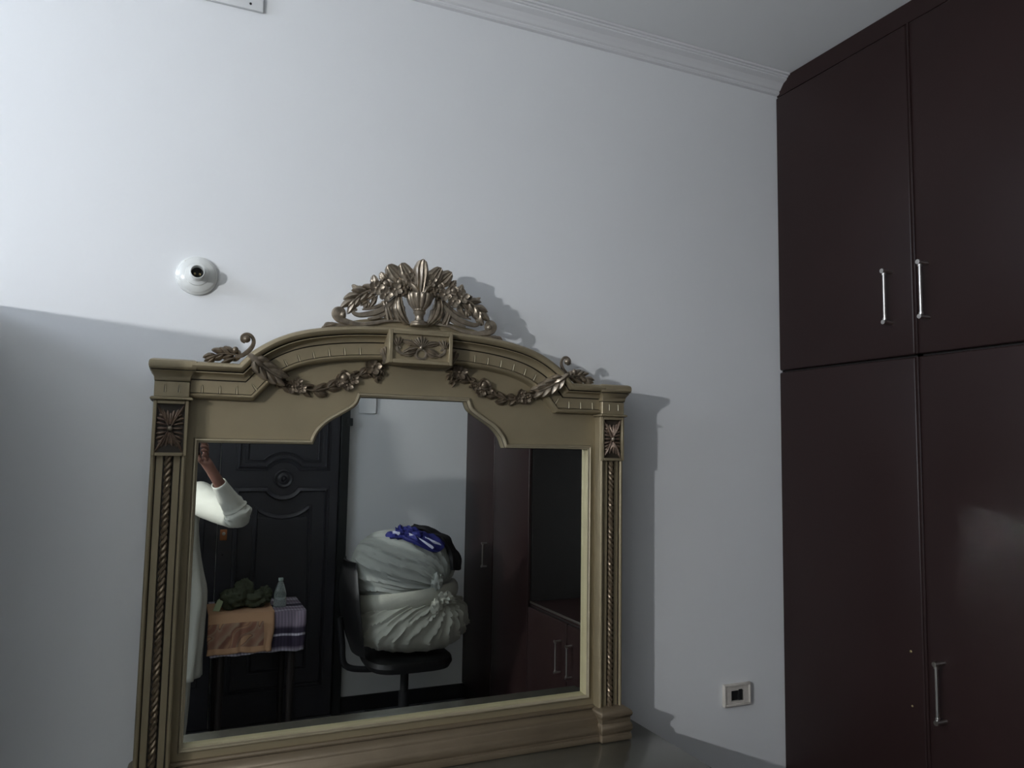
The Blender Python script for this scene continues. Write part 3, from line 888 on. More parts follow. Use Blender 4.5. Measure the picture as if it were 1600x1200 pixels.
def flower_obj(name, c, r, y, n=5, rot=0.0, m_=None, kind='f'):
    bm = bm_new()
    if kind == 'f': flower(bm, c, r, y, n, rot)
    elif kind == 'r': rose(bm, c, r, y)
    else:
        for k in range(11):
            a = k * 2.4; rr_ = r * 0.28 * sqrt(k)
            ball(bm, (X(c[0] + cos(a) * rr_), -(y + r * 0.25 * (1 - k / 14)), c[1] + sin(a) * rr_), r * 0.30, 8)
    obj(name, bm, m_ or M_bronze, mir)
for sx in (-1, 1):
    for (u, z, r, y, k, rt) in ((-0.033, 2.093, 0.0165, 0.108, 'f', 0.3), (-0.122, 2.061, 0.0185, 0.106, 'f', 0.2), (-0.098, 2.075, 0.0180, 0.102, 'r', 0.5), (-0.074, 2.062, 0.0170, 0.108, 'f', 0.9), (-0.098, 2.046, 0.0165, 0.108, 'f', 0.0), (-0.047, 2.063, 0.0185, 0.104, 'b', 0), (-0.062, 2.084, 0.015, 0.098, 'r', 0)):
        flower_obj('berries' if k == 'b' else 'crest_flower', (-0.008 + sx * (-u - 0.008) if False else (UX + sx * (-u + UX)), z), r, y, 5, rt, M_bronzed if k == 'b' else M_bronze, k)
    def A_(a): return a if sx > 0 else pi - a
    U_ = lambda u: UX + sx * (u - 0.0)
    bm = bm_new()
    # falling outer leaf
    acanthus(bm, [(U_(0.112), 2.060), (U_(0.138), 2.050), (U_(0.160), 2.034), (U_(0.178), 2.012)], 0.032, 0.098, 4, back=0.082)
    acanthus(bm, [(U_(0.112), 2.046), (U_(0.128), 2.032), (U_(0.138), 2.012)], 0.018, 0.094, 2, back=0.082)
    leaf(bm, (U_(0.108), 2.045), A_(R_(-70)), 0.040, 0.013, 0.096, 0.008, bend=sx * 0.4, ribs=1, jag=0.1, back=0.084)
    leaf(bm, (U_(0.150), 2.052), A_(R_(35)), 0.026, 0.014, 0.094, 0.007, ribs=1, jag=0.2, back=0.082)
    leaf(bm, (U_(0.085), 2.083), A_(R_(55)), 0.028, 0.020, 0.094, 0.007, ribs=2, jag=0.2, back=0.082)
    leaf(bm, (U_(0.112), 2.070), A_(R_(75)), 0.028, 0.020, 0.094, 0.007, ribs=2, jag=0.2, back=0.082)
    obj('crest_outer_leaf', bm, M_bronze, mir)
    bm = bm_new()
    # acanthus beside the urn
    leaf(bm, (U_(0.030), 1.979), A_(R_(150 - 25)), 0.001, 0.001, 0.09) if False else None
    leaf(bm, (U_(0.026), 1.980), A_(R_(38)), 0.086, 0.034, 0.096, 0.014, bend=sx * 1.25, ribs=3, jag=0.12, njag=5, back=0.082, tip=0.25, ns=20, nt_=10, wpos=0.5, curl=0.006)
    for k, (du, a0, L_, bd) in enumerate(((0.050, 62, 0.064, 0.9), (0.066, 58, 0.058, 0.5), (0.078, 78, 0.052, -0.2))):
        leaf(bm, (U_(du), 1.984), A_(R_(a0)), L_, 0.017, 0.094, 0.010, bend=sx * bd, ribs=1, jag=0.05, back=0.082, tip=0.3, ns=14, nt_=7)
    # sweeping upper leaf scroll with curled tip
    P_ = [(0.060, 2.046), (0.072, 2.030), (0.090, 2.014), (0.112, 2.001), (0.135, 1.994), (0.155, 1.991), (0.167, 1.996), (0.165, 2.004), (0.158, 2.003)]
    stroke(bm, [(U_(a), b_) for a, b_ in P_], [0.004, 0.006, 0.0075, 0.0078, 0.007, 0.006, 0.005, 0.0045, 0.003], 0.096)
    P2 = [(0.066, 2.050), (0.083, 2.034), (0.102, 2.020), (0.125, 2.010), (0.145, 2.006)]
    stroke(bm, [(U_(a), b_) for a, b_ in P2], [0.003, 0.004, 0.0045, 0.004, 0.002], 0.094)
    P3 = [(0.062, 2.038), (0.072, 2.018), (0.088, 2.000), (0.108, 1.989), (0.130, 1.983)]
    stroke(bm, [(U_(a), b_) for a, b_ in P3], [0.003, 0.0045, 0.005, 0.005, 0.003], 0.095)
    obj('crest_acanthus', bm, M_bronze, mir)
    bm = bm_new()
    P_ = [(0.045, 1.985), (0.080, 1.983), (0.115, 1.974), (0.150, 1.968), (0.180, 1.971), (0.200, 1.977), (0.209, 1.987), (0.207, 1.996), (0.199, 2.000), (0.192, 1.996), (0.189, 1.987), (0.191, 1.980)]
    stroke(bm, [(U_(a), b_) for a, b_ in P_], [0.003, 0.004, 0.005, 0.006, 0.008, 0.0100, 0.0110, 0.0105, 0.0085, 0.0065, 0.005, 0.004], 0.094)
    ball(bm, (X(U_(0.194)), -0.100, 1.987), 0.0075, 12)
    P_ = [(0.165, 1.965), (0.190, 1.964), (0.210, 1.962), (0.228, 1.962), (0.236, 1.957)]
    stroke(bm, [(U_(a), b_) for a, b_ in P_], [0.003, 0.004, 0.005, 0.006, 0.003], 0.092)
    leaf(bm, (U_(0.200), 1.965), A_(R_(-8)), 0.044, 0.016, 0.092, 0.006, bend=sx * -0.3, ribs=1, jag=0.2, back=0.082)
    obj('crest_scroll', bm, M_bronze, mir)

# shoulder scrolls where the arch meets the flat cornice
for sx in (-1, 1):
    bm = bm_new()
    U_ = lambda u: sx * u
    def A_(a): return a if sx > 0 else pi - a
    P_ = [(0.445, 1.866), (0.430, 1.872), (0.416, 1.884), (0.408, 1.897), (0.407, 1.910), (0.414, 1.920), (0.424, 1.922), (0.432, 1.916), (0.432, 1.907), (0.425, 1.902)]
    stroke(bm, [(U_(a), b_) for a, b_ in P_], [0.004, 0.005, 0.0055, 0.005, 0.0045, 0.0042, 0.004, 0.004, 0.004, 0.003], 0.098)
    ball(bm, (X(U_(0.4225)), -0.102, 1.910), 0.0088, 14)
    ball(bm, (X(U_(0.446)), -0.100, 1.883), 0.0075, 12, (1, 1, 1.1))
    acanthus(bm, [(U_(0.430), 1.868), (U_(0.452), 1.874), (U_(0.478), 1.872), (U_(0.508), 1.857)], 0.024, 0.094, 4, back=0.078)
    leaf(bm, (U_(0.455), 1.872), A_(R_(38)), 0.030, 0.016, 0.096, 0.009, bend=sx * -0.3, ribs=1, jag=0.1, back=0.080)
    leaf(bm, (U_(0.445), 1.864), A_(R_(-18)), 0.034, 0.012, 0.098, 0.009, bend=sx * -0.2, ribs=1, jag=0, back=0.080)
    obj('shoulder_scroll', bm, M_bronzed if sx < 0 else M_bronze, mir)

# garlands
for sx in (-1, 1):
    U_ = lambda u: sx * u
    def A_(a): return a if sx > 0 else pi - a
    # acanthus leaf wrapping the mitre
    bm = bm_new()
    acanthus(bm, [(U_(0.408), 1.866), (U_(0.390), 1.852), (U_(0.368), 1.838), (U_(0.340), 1.824)], 0.034, 0.114, 4, back=0.080, th=0.012, yend=0.082)
    leaf(bm, (U_(0.418), 1.874), A_(R_(-142)), 0.060, 0.026, 0.118, 0.012, ribs=1, jag=0.1, back=0.080, tip=0.3, curl=-0.026)
    obj('mitre_leaf', bm, M_bronze, mir)
    bm = bm_new()
    P_ = [(0.359, 1.824), (0.326, 1.808), (0.300, 1.803), (0.270, 1.800), (0.240, 1.805), (0.215, 1.815), (0.187, 1.830), (0.160, 1.840), (0.135, 1.853), (0.112, 1.868), (0.100, 1.888)]
    stroke(bm, [(U_(a), b_) for a, b_ in P_], [0.004] * 11, 0.064, n=4)
    acanthus(bm, [(U_(0.352), 1.828), (U_(0.335), 1.814), (U_(0.312), 1.806)], 0.024, 0.068, 2, back=0.060)
    acanthus(bm, [(U_(0.288), 1.804), (U_(0.262), 1.799), (U_(0.240), 1.802)], 0.027, 0.066, 2, back=0.060)
    acanthus(bm, [(U_(0.252), 1.800), (U_(0.230), 1.806), (U_(0.205), 1.818)], 0.026, 0.066, 2, back=0.060)
    acanthus(bm, [(U_(0.172), 1.838), (U_(0.150), 1.842), (U_(0.128), 1.856)], 0.024, 0.066, 2, back=0.060)
    acanthus(bm, [(U_(0.128), 1.850), (U_(0.112), 1.848), (U_(0.100), 1.836)], 0.016, 0.066, 3, back=0.060)
    acanthus(bm, [(U_(0.108), 1.872), (U_(0.098), 1.866), (U_(0.092), 1.850)], 0.016, 0.068, 3, back=0.060)
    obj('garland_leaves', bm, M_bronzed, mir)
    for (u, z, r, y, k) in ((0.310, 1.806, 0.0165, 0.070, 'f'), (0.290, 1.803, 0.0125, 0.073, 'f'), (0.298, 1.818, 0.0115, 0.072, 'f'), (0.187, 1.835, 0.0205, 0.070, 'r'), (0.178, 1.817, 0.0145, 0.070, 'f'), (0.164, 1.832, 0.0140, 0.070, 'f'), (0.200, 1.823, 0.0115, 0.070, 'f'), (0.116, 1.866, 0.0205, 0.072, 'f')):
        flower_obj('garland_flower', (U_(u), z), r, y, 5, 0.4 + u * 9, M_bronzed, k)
    # trumpet leaf beside the keystone
    bm = bm_new()
    for k in range(5):
        leaf(bm, (U_(0.088 + 0.001 * k) + (-0.004 if sx > 0 else 0), 1.876), A_(R_(80 + (k - 1) * 13)), 0.040 - 0.002 * abs(k - 1), 0.010, 0.094 + 0.003 * (k < 2), 0.011, bend=0, ribs=1, jag=0.1, back=0.080, tip=0.35, ns=9, nt_=6, wpos=0.75, curl=0.014)
    obj('trumpet_leaf', bm, M_bronze, mir)

mir.location = (XC * KM, -0.025, ZB * KM + (1 - KM) * 1.663)
mir.scale = (KM, 1, KM)

# ------------------------------------------------------------ dresser under the mirror
dr = thing('dresser', 'dark lacquered dresser top under the gold mirror against the wall', 'dresser', (XC, -0.24, 0))
DX0, DX1 = XC - 0.70, XC + 0.695
bm = bm_new(); bx(bm, (DX0, -0.47, 0.856), (DX1, -0.001, 0.8875), 0.006); obj('top', bm, M_marble, dr)
bm = bm_new(); bx(bm, (DX0 + 0.03, -0.44, 0.09), (DX1 - 0.03, -0.016, 0.8555)); obj('carcass', bm, M_gold, dr, smooth=False)
for (a, b_, c, d_) in ((0.035, 0.455, 0.60, 0.83), (0.475, 0.925, 0.60, 0.83), (0.945, 1.365, 0.60, 0.83), (0.035, 0.455, 0.13, 0.58), (0.475, 0.925, 0.37, 0.58), (0.475, 0.925, 0.13, 0.35), (0.945, 1.365, 0.13, 0.58)):
    bm = bm_new(); bx(bm, (DX0 + a, -0.458, c), (DX0 + b_, -0.4405, d_), 0.004)
    f_ = obj('drawer_front' if d_ - c < 0.3 else 'door', bm, M_gold, dr)
    bm = bm_new(); ball(bm, (DX0 + (a + b_) / 2, -0.470, (c + d_) / 2), 0.013, 12); obj('knob', bm, M_bronze, f_)
for sx in (DX0 + 0.07, DX1 - 0.07):
    for yy in (-0.41, -0.06):
        bm = bm_new(); lathe(bm, [(0.022, 0.0), (0.030, 0.02), (0.034, 0.05), (0.026, 0.075), (0.036, 0.09)], (sx, yy, 0), 'z', 20); obj('foot', bm, M_gold, dr)

# ------------------------------------------------------------ wardrobes on the right wall
def handle(parent, y, z0, z1, x=None):
    """bar handle with two round end posts: one mesh"""
    xf = XR - 0.0205 if x is None else x
    bm = bm_new()
    tube(bm, [(xf - 0.030, y, z0 + 0.004), (xf - 0.030, y, z1 - 0.004)], 0.0042, 12)
    for z in (z0, z1):
        tube(bm, [(xf + 0.001, y, z), (xf - 0.036, y, z)], 0.0052, 12)
        tube(bm, [(xf - 0.033, y, z), (xf - 0.0385, y, z)], 0.0066, 12)
        s = 1 if z == z0 else -1
        tube(bm, [(xf - 0.030, y, z + s * 0.006), (xf - 0.030, y, z + s * 0.012)], 0.0058, 12)
    return obj('handle', bm, M_steel, parent)

def door_leaf(parent, ya, yb, za, zb, name='door', g=0.0035):
    bm = bm_new()
    bx(bm, (XR - 0.0, yb + g, za + g), (XR - 0.0205, ya - g, zb - g), 0.0055, 3)
    return obj(name, bm, M_ward, parent)

ZM = 1.940
wa = thing('wardrobe', 'dark brown built in wardrobe with four doors in the corner beside the mirror wall', 'wardrobe', (XR + 0.29, -0.55, 0), 'built in wardrobes')
wb = thing('wardrobe', 'dark brown built in wardrobe beside the chair at the back wall, seen in the mirror', 'wardrobe', (XR + 0.29, -2.60, 0), 'built in wardrobes')
for o_ in (wa, wb): del o_['group']
def carcass(t, y0, y1):
    bm = bm_new()
    xa, xb = XR + 0.001, XR + 0.595
    bx(bm, (xa, y0 - 0.018, 0.0), (xb, y0 - 0.0005, ZC - 0.001)); bx(bm, (xa, y1 + 0.0005, 0.0), (xb, y1 + 0.018, ZC - 0.001))
    bx(bm, (xb - 0.01, y1 + 0.018, 0.0), (xb, y0 - 0.018, ZC - 0.001))
    for z in (0.09, 0.6, 1.1, 1.5, ZM, 2.4, 2.90):
        bx(bm, (xa, y1 + 0.018, z - 0.009), (xb - 0.01, y0 - 0.018, z + 0.009))
    ym = {0: -0.515}.get(y0, -2.61)
    bx(bm, (xa, ym - 0.009, 0.1), (xb - 0.01, ym + 0.009, 2.89))
    obj('carcass', bm, M_wardin, t, smooth=False)
    bm = bm_new(); bx(bm, (XR - 0.012, y1, 2.899), (XR + 0.001, y0, ZC - 0.001), 0.002, 1); obj('fascia', bm, M_ward, t)
    bm = bm_new(); bx(bm, (XR - 0.006, y1, 0.0), (XR + 0.001, y0, 0.094), 0.002, 1); obj('plinth', bm, M_wardin, t)
carcass(wa, 0, -1.06); carcass(wb, -2.09, YB)
d1 = door_leaf(wa, 0, -0.518, ZM, 2.897); handle(d1, -0.446, 2.040, 2.187)
d2 = door_leaf(wa, -0.518, -1.06, ZM, 2.897); handle(d2, -0.560, 2.039, 2.188)
d3 = door_leaf(wa, 0, -0.518, 0.096, ZM)
for z, r_ in ((1.138, 0.004), (0.995, 0.003)):
    bm = bm_new(); ball(bm, (XR - 0.0215, -0.476, z), r_, 10, (0.6, 1, 1)); obj('screw_stub', bm, M_brass, d3)
d4 = door_leaf(wa, -0.518, -1.06, 0.096, ZM); handle(d4, -0.572, 0.986, 1.132)
# strip covering the meeting line of the lower doors
bm = bm_new(); bx(bm, (XR - 0.0245, -0.527, 0.10), (XR - 0.0190, -0.5195, ZM - 0.004), 0.0022, 2); obj('edge_strip', bm, M_ward, d4)
bm = bm_new(); bx(bm, (XR - 0.0245, -0.527, ZM + 0.004), (XR - 0.0190, -0.5195, 2.893), 0.0022, 2); obj('edge_strip', bm, M_ward, d2)
for (ya, yb, za, zb) in ((-2.09, -2.61, ZM, 2.897), (-2.61, YB, ZM, 2.897), (-2.09, -2.61, 0.096, ZM), (-2.61, YB, 0.096, ZM)):
    dd = door_leaf(wb, ya, yb, za, zb)
    if ya == -2.61: handle(dd, -2.705, (2.04 if za > 1 else 0.926), (2.187 if za > 1 else 1.070))
    elif za > 1: handle(dd, -2.525, 2.04, 2.187)
# alcove unit between them
wc = thing('counter_cabinet', 'dark brown low cabinet with two doors under an open alcove between the wardrobes', 'cabinet', (XR + 0.29, -1.55, 0))
bm = bm_new(); bx(bm, (XR + 0.001, -2.089, 0.095), (XR + 0.59, -1.061, 0.800)); obj('carcass', bm, M_wardin, wc, smooth=False)
bm = bm_new(); bx(bm, (XR - 0.004, -2.0885, 0.8005), (XR + 0.59, -1.0615, 0.822), 0.002, 1); obj('countertop', bm, M_ward, wc)
bm = bm_new(); bx(bm, (XR - 0.0075, -2.0885, 0.812), (XR - 0.0042, -1.0615, 0.8235), 0.001, 1); obj('edge_trim', bm, M_steel, wc)
bm = bm_new(); bx(bm, (XR - 0.006, -2.089, 0.0), (XR + 0.001, -1.061, 0.094)); obj('plinth', bm, M_wardin, wc, smooth=False)
dA = door_leaf(wc, -1.06, -1.628, 0.096, 0.798); handle(dA, -1.570, 0.551, 0.702)
dB = door_leaf(wc, -1.628, -2.09, 0.096, 0.798); handle(dB, -1.691, 0.545, 0.699)
wd = thing('overhead_cabinet', 'dark brown overhead cabinet closing the top of the alcove', 'cabinet', (XR + 0.29, -1.55, ZM))
bm = bm_new(); bx(bm, (XR + 0.001, -2.089, ZM), (XR + 0.59, -1.061, ZC - 0.001)); obj('carcass', bm, M_wardin, wd, smooth=False)
bm = bm_new(); bx(bm, (XR - 0.012, -2.089, 2.899), (XR + 0.0, -1.061, ZC - 0.001), 0.002, 1); obj('fascia', bm, M_ward, wd)
for (ya, yb, yh) in ((-1.06, -1.55, -1.49), (-1.55, -2.09, -1.61)):
    dd = door_leaf(wd, ya, yb, ZM, 2.897); handle(dd, yh, 2.04, 2.187)

# ------------------------------------------------------------ charcoal door in the back wall
DXL, DXR, DCX = 0.265, 0.972, 0.632
def yb_(d): return YB + d
bm = bm_new()
bx(bm, (-0.20, YB, 0), (-0.13, yb_(0.055), 2.14), 0.003, 1); bx(bm, (DXR + 0.004, YB, 0), (1.028, yb_(0.055), 2.14), 0.003, 1); bx(bm, (-0.13, YB, 2.06), (DXR + 0.003, yb_(0.055), 2.14), 0.003, 1)
o_ = struct('door_1', bm, M_doordark)
o_['kind'] = 'structure'
door = o_
LOC[door.name] = Vector((0, 0, 0))
bm = bm_new(); bx(bm, (DXL, YB + 0.001, 0.006), (DXR, yb_(0.030), 2.056), 0.003, 1); leafo = obj('door_leaf', bm, M_door, door)
bm = bm_new(); bx(bm, (-0.128, YB + 0.001, 0.006), (DXL - 0.006, yb_(0.030), 2.056), 0.003, 1); bx(bm, (-0.06, yb_(0.029), 0.25), (DXL - 0.075, yb_(0.036), 1.95), 0.004, 1); obj('side_leaf', bm, M_door, door)
def mould(name, loop, closed=True, w_=0.030, h_=0.017, base=0.030):
    """moulding run along a loop of (x,z) on the door face"""
    bm = bm_new()
    prof = [(-w_/2, 0), (-w_/2, h_*0.5), (-w_*0.3, h_), (-w_*0.05, h_*0.75), (w_*0.15, h_*0.45), (w_*0.4, h_*0.4), (w_/2, 0)]
    n = len(loop); rings = []
    for i in range(n):
        p = Vector(loop[i]); a = Vector(loop[i-1]); c = Vector(loop[(i+1) % n])
        e1 = (p - a).normalized(); e2 = (c - p).normalized()
        n1 = Vector((e1.y, -e1.x)); n2 = Vector((e2.y, -e2.x)); m_ = n1 + n2; m_ = m_ / max(m_.length_squared / 2, 0.4)
        rings.append([bm.verts.new((p.x + m_.x * q[0], yb_(base - 0.001 + q[1]), p.y + m_.y * q[0])) for q in prof])
    rings.append(rings[0])
    quadstrip(bm, rings, False)
    return obj(name, bm, M_door, leafo)
def arc_pts(cx, cz, r, a0, a1, n=10): return [(cx + r * cos(a0 + (a1 - a0) * k / n), cz + r * sin(a0 + (a1 - a0) * k / n)) for k in range(n + 1)]
xl, xr = 0.362, 0.900
zt, zb = 1.526, 1.396; RC = (DCX, 1.461)
def circ(zline, r, up_):
    dz = abs(zline - RC[1]); a = math.asin(min(1, dz / r))
    return (pi - a, a) if up_ else (pi + a, 2 * pi - a)
a0, a1 = circ(zt, 0.118, True)
mould('upper_panel_moulding', [(xl, 1.985)] + [(xl, zt)] + arc_pts(*RC, 0.118, a0, a1) + [(xr, zt), (xr, 1.985)])
a0, a1 = circ(zt + 0.045, 0.160, True)
mould('upper_panel_field', [(xl + 0.050, 1.935), (xl + 0.050, zt + 0.045)] + arc_pts(*RC, 0.160, a0, a1) + [(xr - 0.050, zt + 0.045), (xr - 0.050, 1.935)], w_=0.024, h_=0.012)
a0, a1 = circ(zb, 0.118, False)
mould('lower_panel_moulding', [(xl, zb)] + [(xl, 0.20), (xr, 0.20), (xr, zb)] + list(reversed(arc_pts(*RC, 0.118, a0, a1))))
a0, a1 = circ(1.300, 0.205, False)
mould('lower_panel_field', [(0.475, 1.285), (0.475, 0.31), (0.800, 0.31), (0.800, 1.285)] + list(reversed(arc_pts(DCX, 1.461, 0.235, radians(228), radians(312)))), w_=0.026, h_=0.014)
bm = bm_new(); bx(bm, (0.482, yb_(0.029), 0.317), (0.793, yb_(0.036), 1.225), 0.004, 1); obj('raised_field', bm, M_door, leafo)
bm = bm_new(); lathe(bm, [(0.056, 0), (0.056, 0.008), (0.050, 0.013), (0.043, 0.008), (0.036, 0.007), (0.028, 0.013), (0.019, 0.014), (0.015, 0.009), (0.012, 0.010), (0.008, 0.018), (0.001, 0.020)], (DCX, yb_(0.0295), 1.461), 'y+', 32)
obj('roundel', bm, M_door, leafo)
bm = bm_new(); bx(bm, (0.278, yb_(0.029), 1.095), (0.318, yb_(0.034), 1.160), 0.004, 2); lk = obj('lock_plate', bm, M_copper, leafo)
bm = bm_new(); lathe(bm, [(0.010, 0), (0.010, 0.004), (0.007, 0.005), (0.001, 0.005)], (0.299, yb_(0.034), 1.135), 'y+', 16); obj('lock_cylinder', bm, M_steel, lk)
bm = bm_new(); lathe(bm, [(0.006, 0), (0.006, 0.001)], (0.297, yb_(0.0305), 1.01), 'y+', 12); obj('keyhole', bm, M_black, leafo)
bm = bm_new(); bx(bm, (1.010, yb_(0.0), 1.80), (1.045, yb_(0.060), 1.85), 0.003, 1); obj('door_catch', bm, M_doordark, door)
# raised box high on the back wall
bm = bm_new(); bx(bm, (1.09, YB, 1.885), (1.205, yb_(0.012), 2.15), 0.002, 1)
tag(obj('wall_box', bm, M_wall), 'pale flat box on the back wall beside the charcoal door, seen at the mirror top', 'wall box')

# ------------------------------------------------------------ small table with cloths, behind the photographer
TX0, TX1, TY0, TY1, TZ = 0.235, 0.700, -2.55, -3.02, 0.752
tb = thing('side_table', 'small dark table under two draped cloths in front of the charcoal door', 'table', ((TX0 + TX1) / 2, (TY0 + TY1) / 2, 0))
bm = bm_new(); bx(bm, (TX0, TY1, TZ - 0.022), (TX1, TY0, TZ), 0.003); obj('tabletop', bm, M_wood, tb)
bm = bm_new(); bx(bm, (TX0 + 0.03, TY1 + 0.03, TZ - 0.10), (TX1 - 0.03, TY0 - 0.03, TZ - 0.022)); obj('apron', bm, M_wood, tb, smooth=False)
for x_ in (TX0 + 0.05, TX1 - 0.05):
    for y_ in (TY0 - 0.05, TY1 + 0.05):
        bm = bm_new(); tube(bm, [(x_, y_, 0), (x_, y_, 0.3), (x_, y_, TZ - 0.023)], [0.014, 0.02, 0.024], 12); obj('leg', bm, M_wood, tb)

def drape(name, m_, x0, x1, ytop, drop, z, amp, label, cat, seed, ov=0.010, side=None):
    """cloth over the table's front edge: top strip then hanging front; uv.y 0 back -> 1 hem"""
    bm = bm_new(); uvl = bm.loops.layers.uv.new('uv')
    nx, ny1, ny2 = 40, 10, 22
    prof = []
    top_len = abs(ytop - TY0)
    for k in range(ny1 + 1): prof.append((ytop + (TY0 - ytop) * k / ny1, z, k / ny1 * 0.5))
    for k in range(1, ny2 + 1):
        s = k / ny2
        prof.append((TY0 + ov * min(1, s * 4) , z - drop * s - (0.003 if s < 0.1 else 0.005), 0.5 + 0.5 * s))
    grid = []
    for i in range(nx + 1):
        u = i / nx; col_ = []
        for j, (y_, z_, v_) in enumerate(prof):
            x_ = x0 + (x1 - x0) * u
            h = max(0, (v_ - 0.5) * 2)
            wv = (sin(u * 17 + seed) * 0.6 + sin(u * 31 + seed * 2.3) * 0.3 + noise.noise(Vector((u * 6, v_ * 3, seed))) * 0.8)
            y2 = y_ + (abs(wv) * amp) * h
            z2 = z_ + noise.noise(Vector((x_ * 14, y_ * 14, seed))) * 0.0035 * (1 - h) + 0.002 + (noise.noise(Vector((u * 5, 3, seed))) * 0.012 * h)
            x2 = x_ + noise.noise(Vector((u * 3, v_ * 5, seed + 9))) * 0.010 * h - (0.012 * h * h if u > 0.9 else 0)
            col_.append(bm.verts.new((x2, y2, z2)))
        grid.append(col_)
    for i in range(nx):
        for j in range(len(prof) - 1):
            f = bm.faces.new((grid[i][j], grid[i+1][j], grid[i+1][j+1], grid[i][j+1]))
            for l, (ii, jj) in zip(f.loops, ((i, j), (i+1, j), (i+1, j+1), (i, j+1))):
                l[uvl].uv = (ii / nx, prof[jj][2])
    o = obj(name, bm, m_, None)
    so = o.modifiers.new('solid', 'SOLIDIFY'); so.thickness = 0.003; so.offset = 1
    return tag(o, label, cat)
drape('striped_cloth', M_purple, 0.226, 0.715, -2.95, 0.200, TZ + 0.006, 0.012, 'purple and white striped cloth hanging over the right end of the small table', 'cloth', 1.0, ov=0.010)
drape('towel', M_orange, 0.210, 0.545, -2.85, 0.196, TZ + 0.014, 0.010, 'orange towel with brown ornament draped over the striped cloth', 'towel', 4.0, ov=0.020)
# a loose thread end hanging from the towel
# bundled olive garment
def crumple(bm, c, r, seed, amp=0.35, ns=40, fr=2.2, sc=(1, 1, 1), flatz=None):
    c = Vector(c); rings = []
    for i in range(ns // 2 + 1):
        ph = pi * i / (ns // 2); ring = []
        for k in range(ns):
            th = 2 * pi * k / ns
            d = Vector((sin(ph) * cos(th), sin(ph) * sin(th), -cos(ph)))
            q = 1 + amp * noise.noise(d * fr + Vector((seed, 0, 0))) + amp * 0.45 * abs(noise.noise(d * fr * 2.6 + Vector((0, seed, 0))))
            p = c + Vector((d.x * r * sc[0], d.y * r * sc[1], d.z * r * sc[2])) * q
            if flatz is not None and p.z < flatz: p.z = flatz
            ring.append(bm.verts.new(p))
        rings.append(ring)
    quadstrip(bm, rings, True, True)
gl_ = thing('olive_garment', 'crumpled olive green garment lying on the orange towel beside the bottle', 'clothes', (0.39, -2.71, TZ + 0.02))
bm = bm_new(); zf = TZ + 0.0195
crumple(bm, (0.33, -2.68, TZ + 0.068), 0.058, 3, sc=(1.2, 1.1, 0.95), flatz=zf)
crumple(bm, (0.395, -2.71, TZ + 0.090), 0.062, 5, sc=(0.95, 1.0, 1.15), flatz=zf)
crumple(bm, (0.46, -2.69, TZ + 0.062), 0.055, 8, sc=(1.3, 1.0, 0.8), flatz=zf)
crumple(bm, (0.510, -2.73, TZ + 0.075), 0.036, 11, sc=(1.1, 1, 1.2), flatz=zf)
obj('body', bm, M_olive, gl_)
bm = bm_new()
g0 = [(0.235, -2.635, zf + 0.002), (0.268, -2.620, zf + 0.001), (0.300, -2.645, zf + 0.085), (0.258, -2.65, zf + 0.055)]
vs = [bm.verts.new(p) for p in g0] + [bm.verts.new((p[0], p[1] - 0.004, p[2])) for p in g0]
for f in ((0,1,2,3),(4,7,6,5),(0,4,5,1),(1,5,6,2),(2,6,7,3),(3,7,4,0)): bm.faces.new([vs[i] for i in f])
obj('collar_flap', bm, M_pale, gl_)
# bottle
bt = thing('plastic_bottle', 'clear plastic bottle with a tapering neck on the small table', 'bottle', (0.590, -2.69, TZ + 0.009))
bm = bm_new()
lathe(bm, [(0.001, 0.0), (0.033, 0.001), (0.035, 0.006), (0.034, 0.045), (0.032, 0.055), (0.034, 0.065), (0.030, 0.090), (0.022, 0.120), (0.013, 0.142), (0.0115, 0.146)], (0.590, -2.69, TZ + 0.0095), 'z', 28)
obj('body', bm, M_bottle, bt)
bm = bm_new(); lathe(bm, [(0.0135, 0.1462), (0.0135, 0.160), (0.0, 0.161)], (0.590, -2.69, TZ + 0.0095), 'z', 20); obj('cap', bm, mat('pale_cap', (0.35, 0.42, 0.38), 0.4), bt)

# ------------------------------------------------------------ office chair with the bundle of laundry
CX, CY = 1.30, -2.60
ch = thing('office_chair', 'black swivel office chair holding a white bundle at the back wall', 'chair', (CX, CY, 0))
bm = bm_new()
rings = []
for (zz, sx_, sy_) in ((0.405, 0.20, 0.20), (0.415, 0.235, 0.235), (0.445, 0.250, 0.250), (0.470, 0.245, 0.245), (0.482, 0.22, 0.22), (0.478, 0.1, 0.1)):
    ring = []
    for k in range(32):
        a = 2 * pi * k / 32
        e_ = 0.55
        ring.append(bm.verts.new((CX + sx_ * math.copysign(abs(cos(a)) ** e_, cos(a)), CY + sy_ * math.copysign(abs(sin(a)) ** e_, sin(a)), zz)))
    rings.append(ring)
quadstrip(bm, rings, True, True); obj('seat', bm, M_leather, ch)
bm = bm_new(); rings = []
for k in range(13):
    s = k / 12; z = 0.50 + 0.52 * s; x = CX - 0.305 - 0.06 * s - 0.02 * sin(pi * s); wy = 0.10 + 0.13 * sin(pi * (0.15 + 0.75 * s)) ; th_ = 0.028 * sqrt(max(0.05, sin(pi * min(0.97, max(0.03, s)))))
    rings.append([bm.verts.new((x + th_ * cos(a) - 0.03 * (abs(sin(a)) ** 2) * -1, CY + wy * sin(a), z)) for a in [2 * pi * j / 24 for j in range(24)]])
quadstrip(bm, rings, True, True); obj('backrest', bm, M_leather, ch)
bm = bm_new(); tube(bm, spline([(CX - 0.05, CY, 0.395), (CX - 0.22, CY, 0.395), (CX - 0.350, CY, 0.43), (CX - 0.372, CY, 0.56), (CX - 0.39, CY, 0.70)], 5), 0.018, 10); obj('back_bracket', bm, M_blackpl, ch)
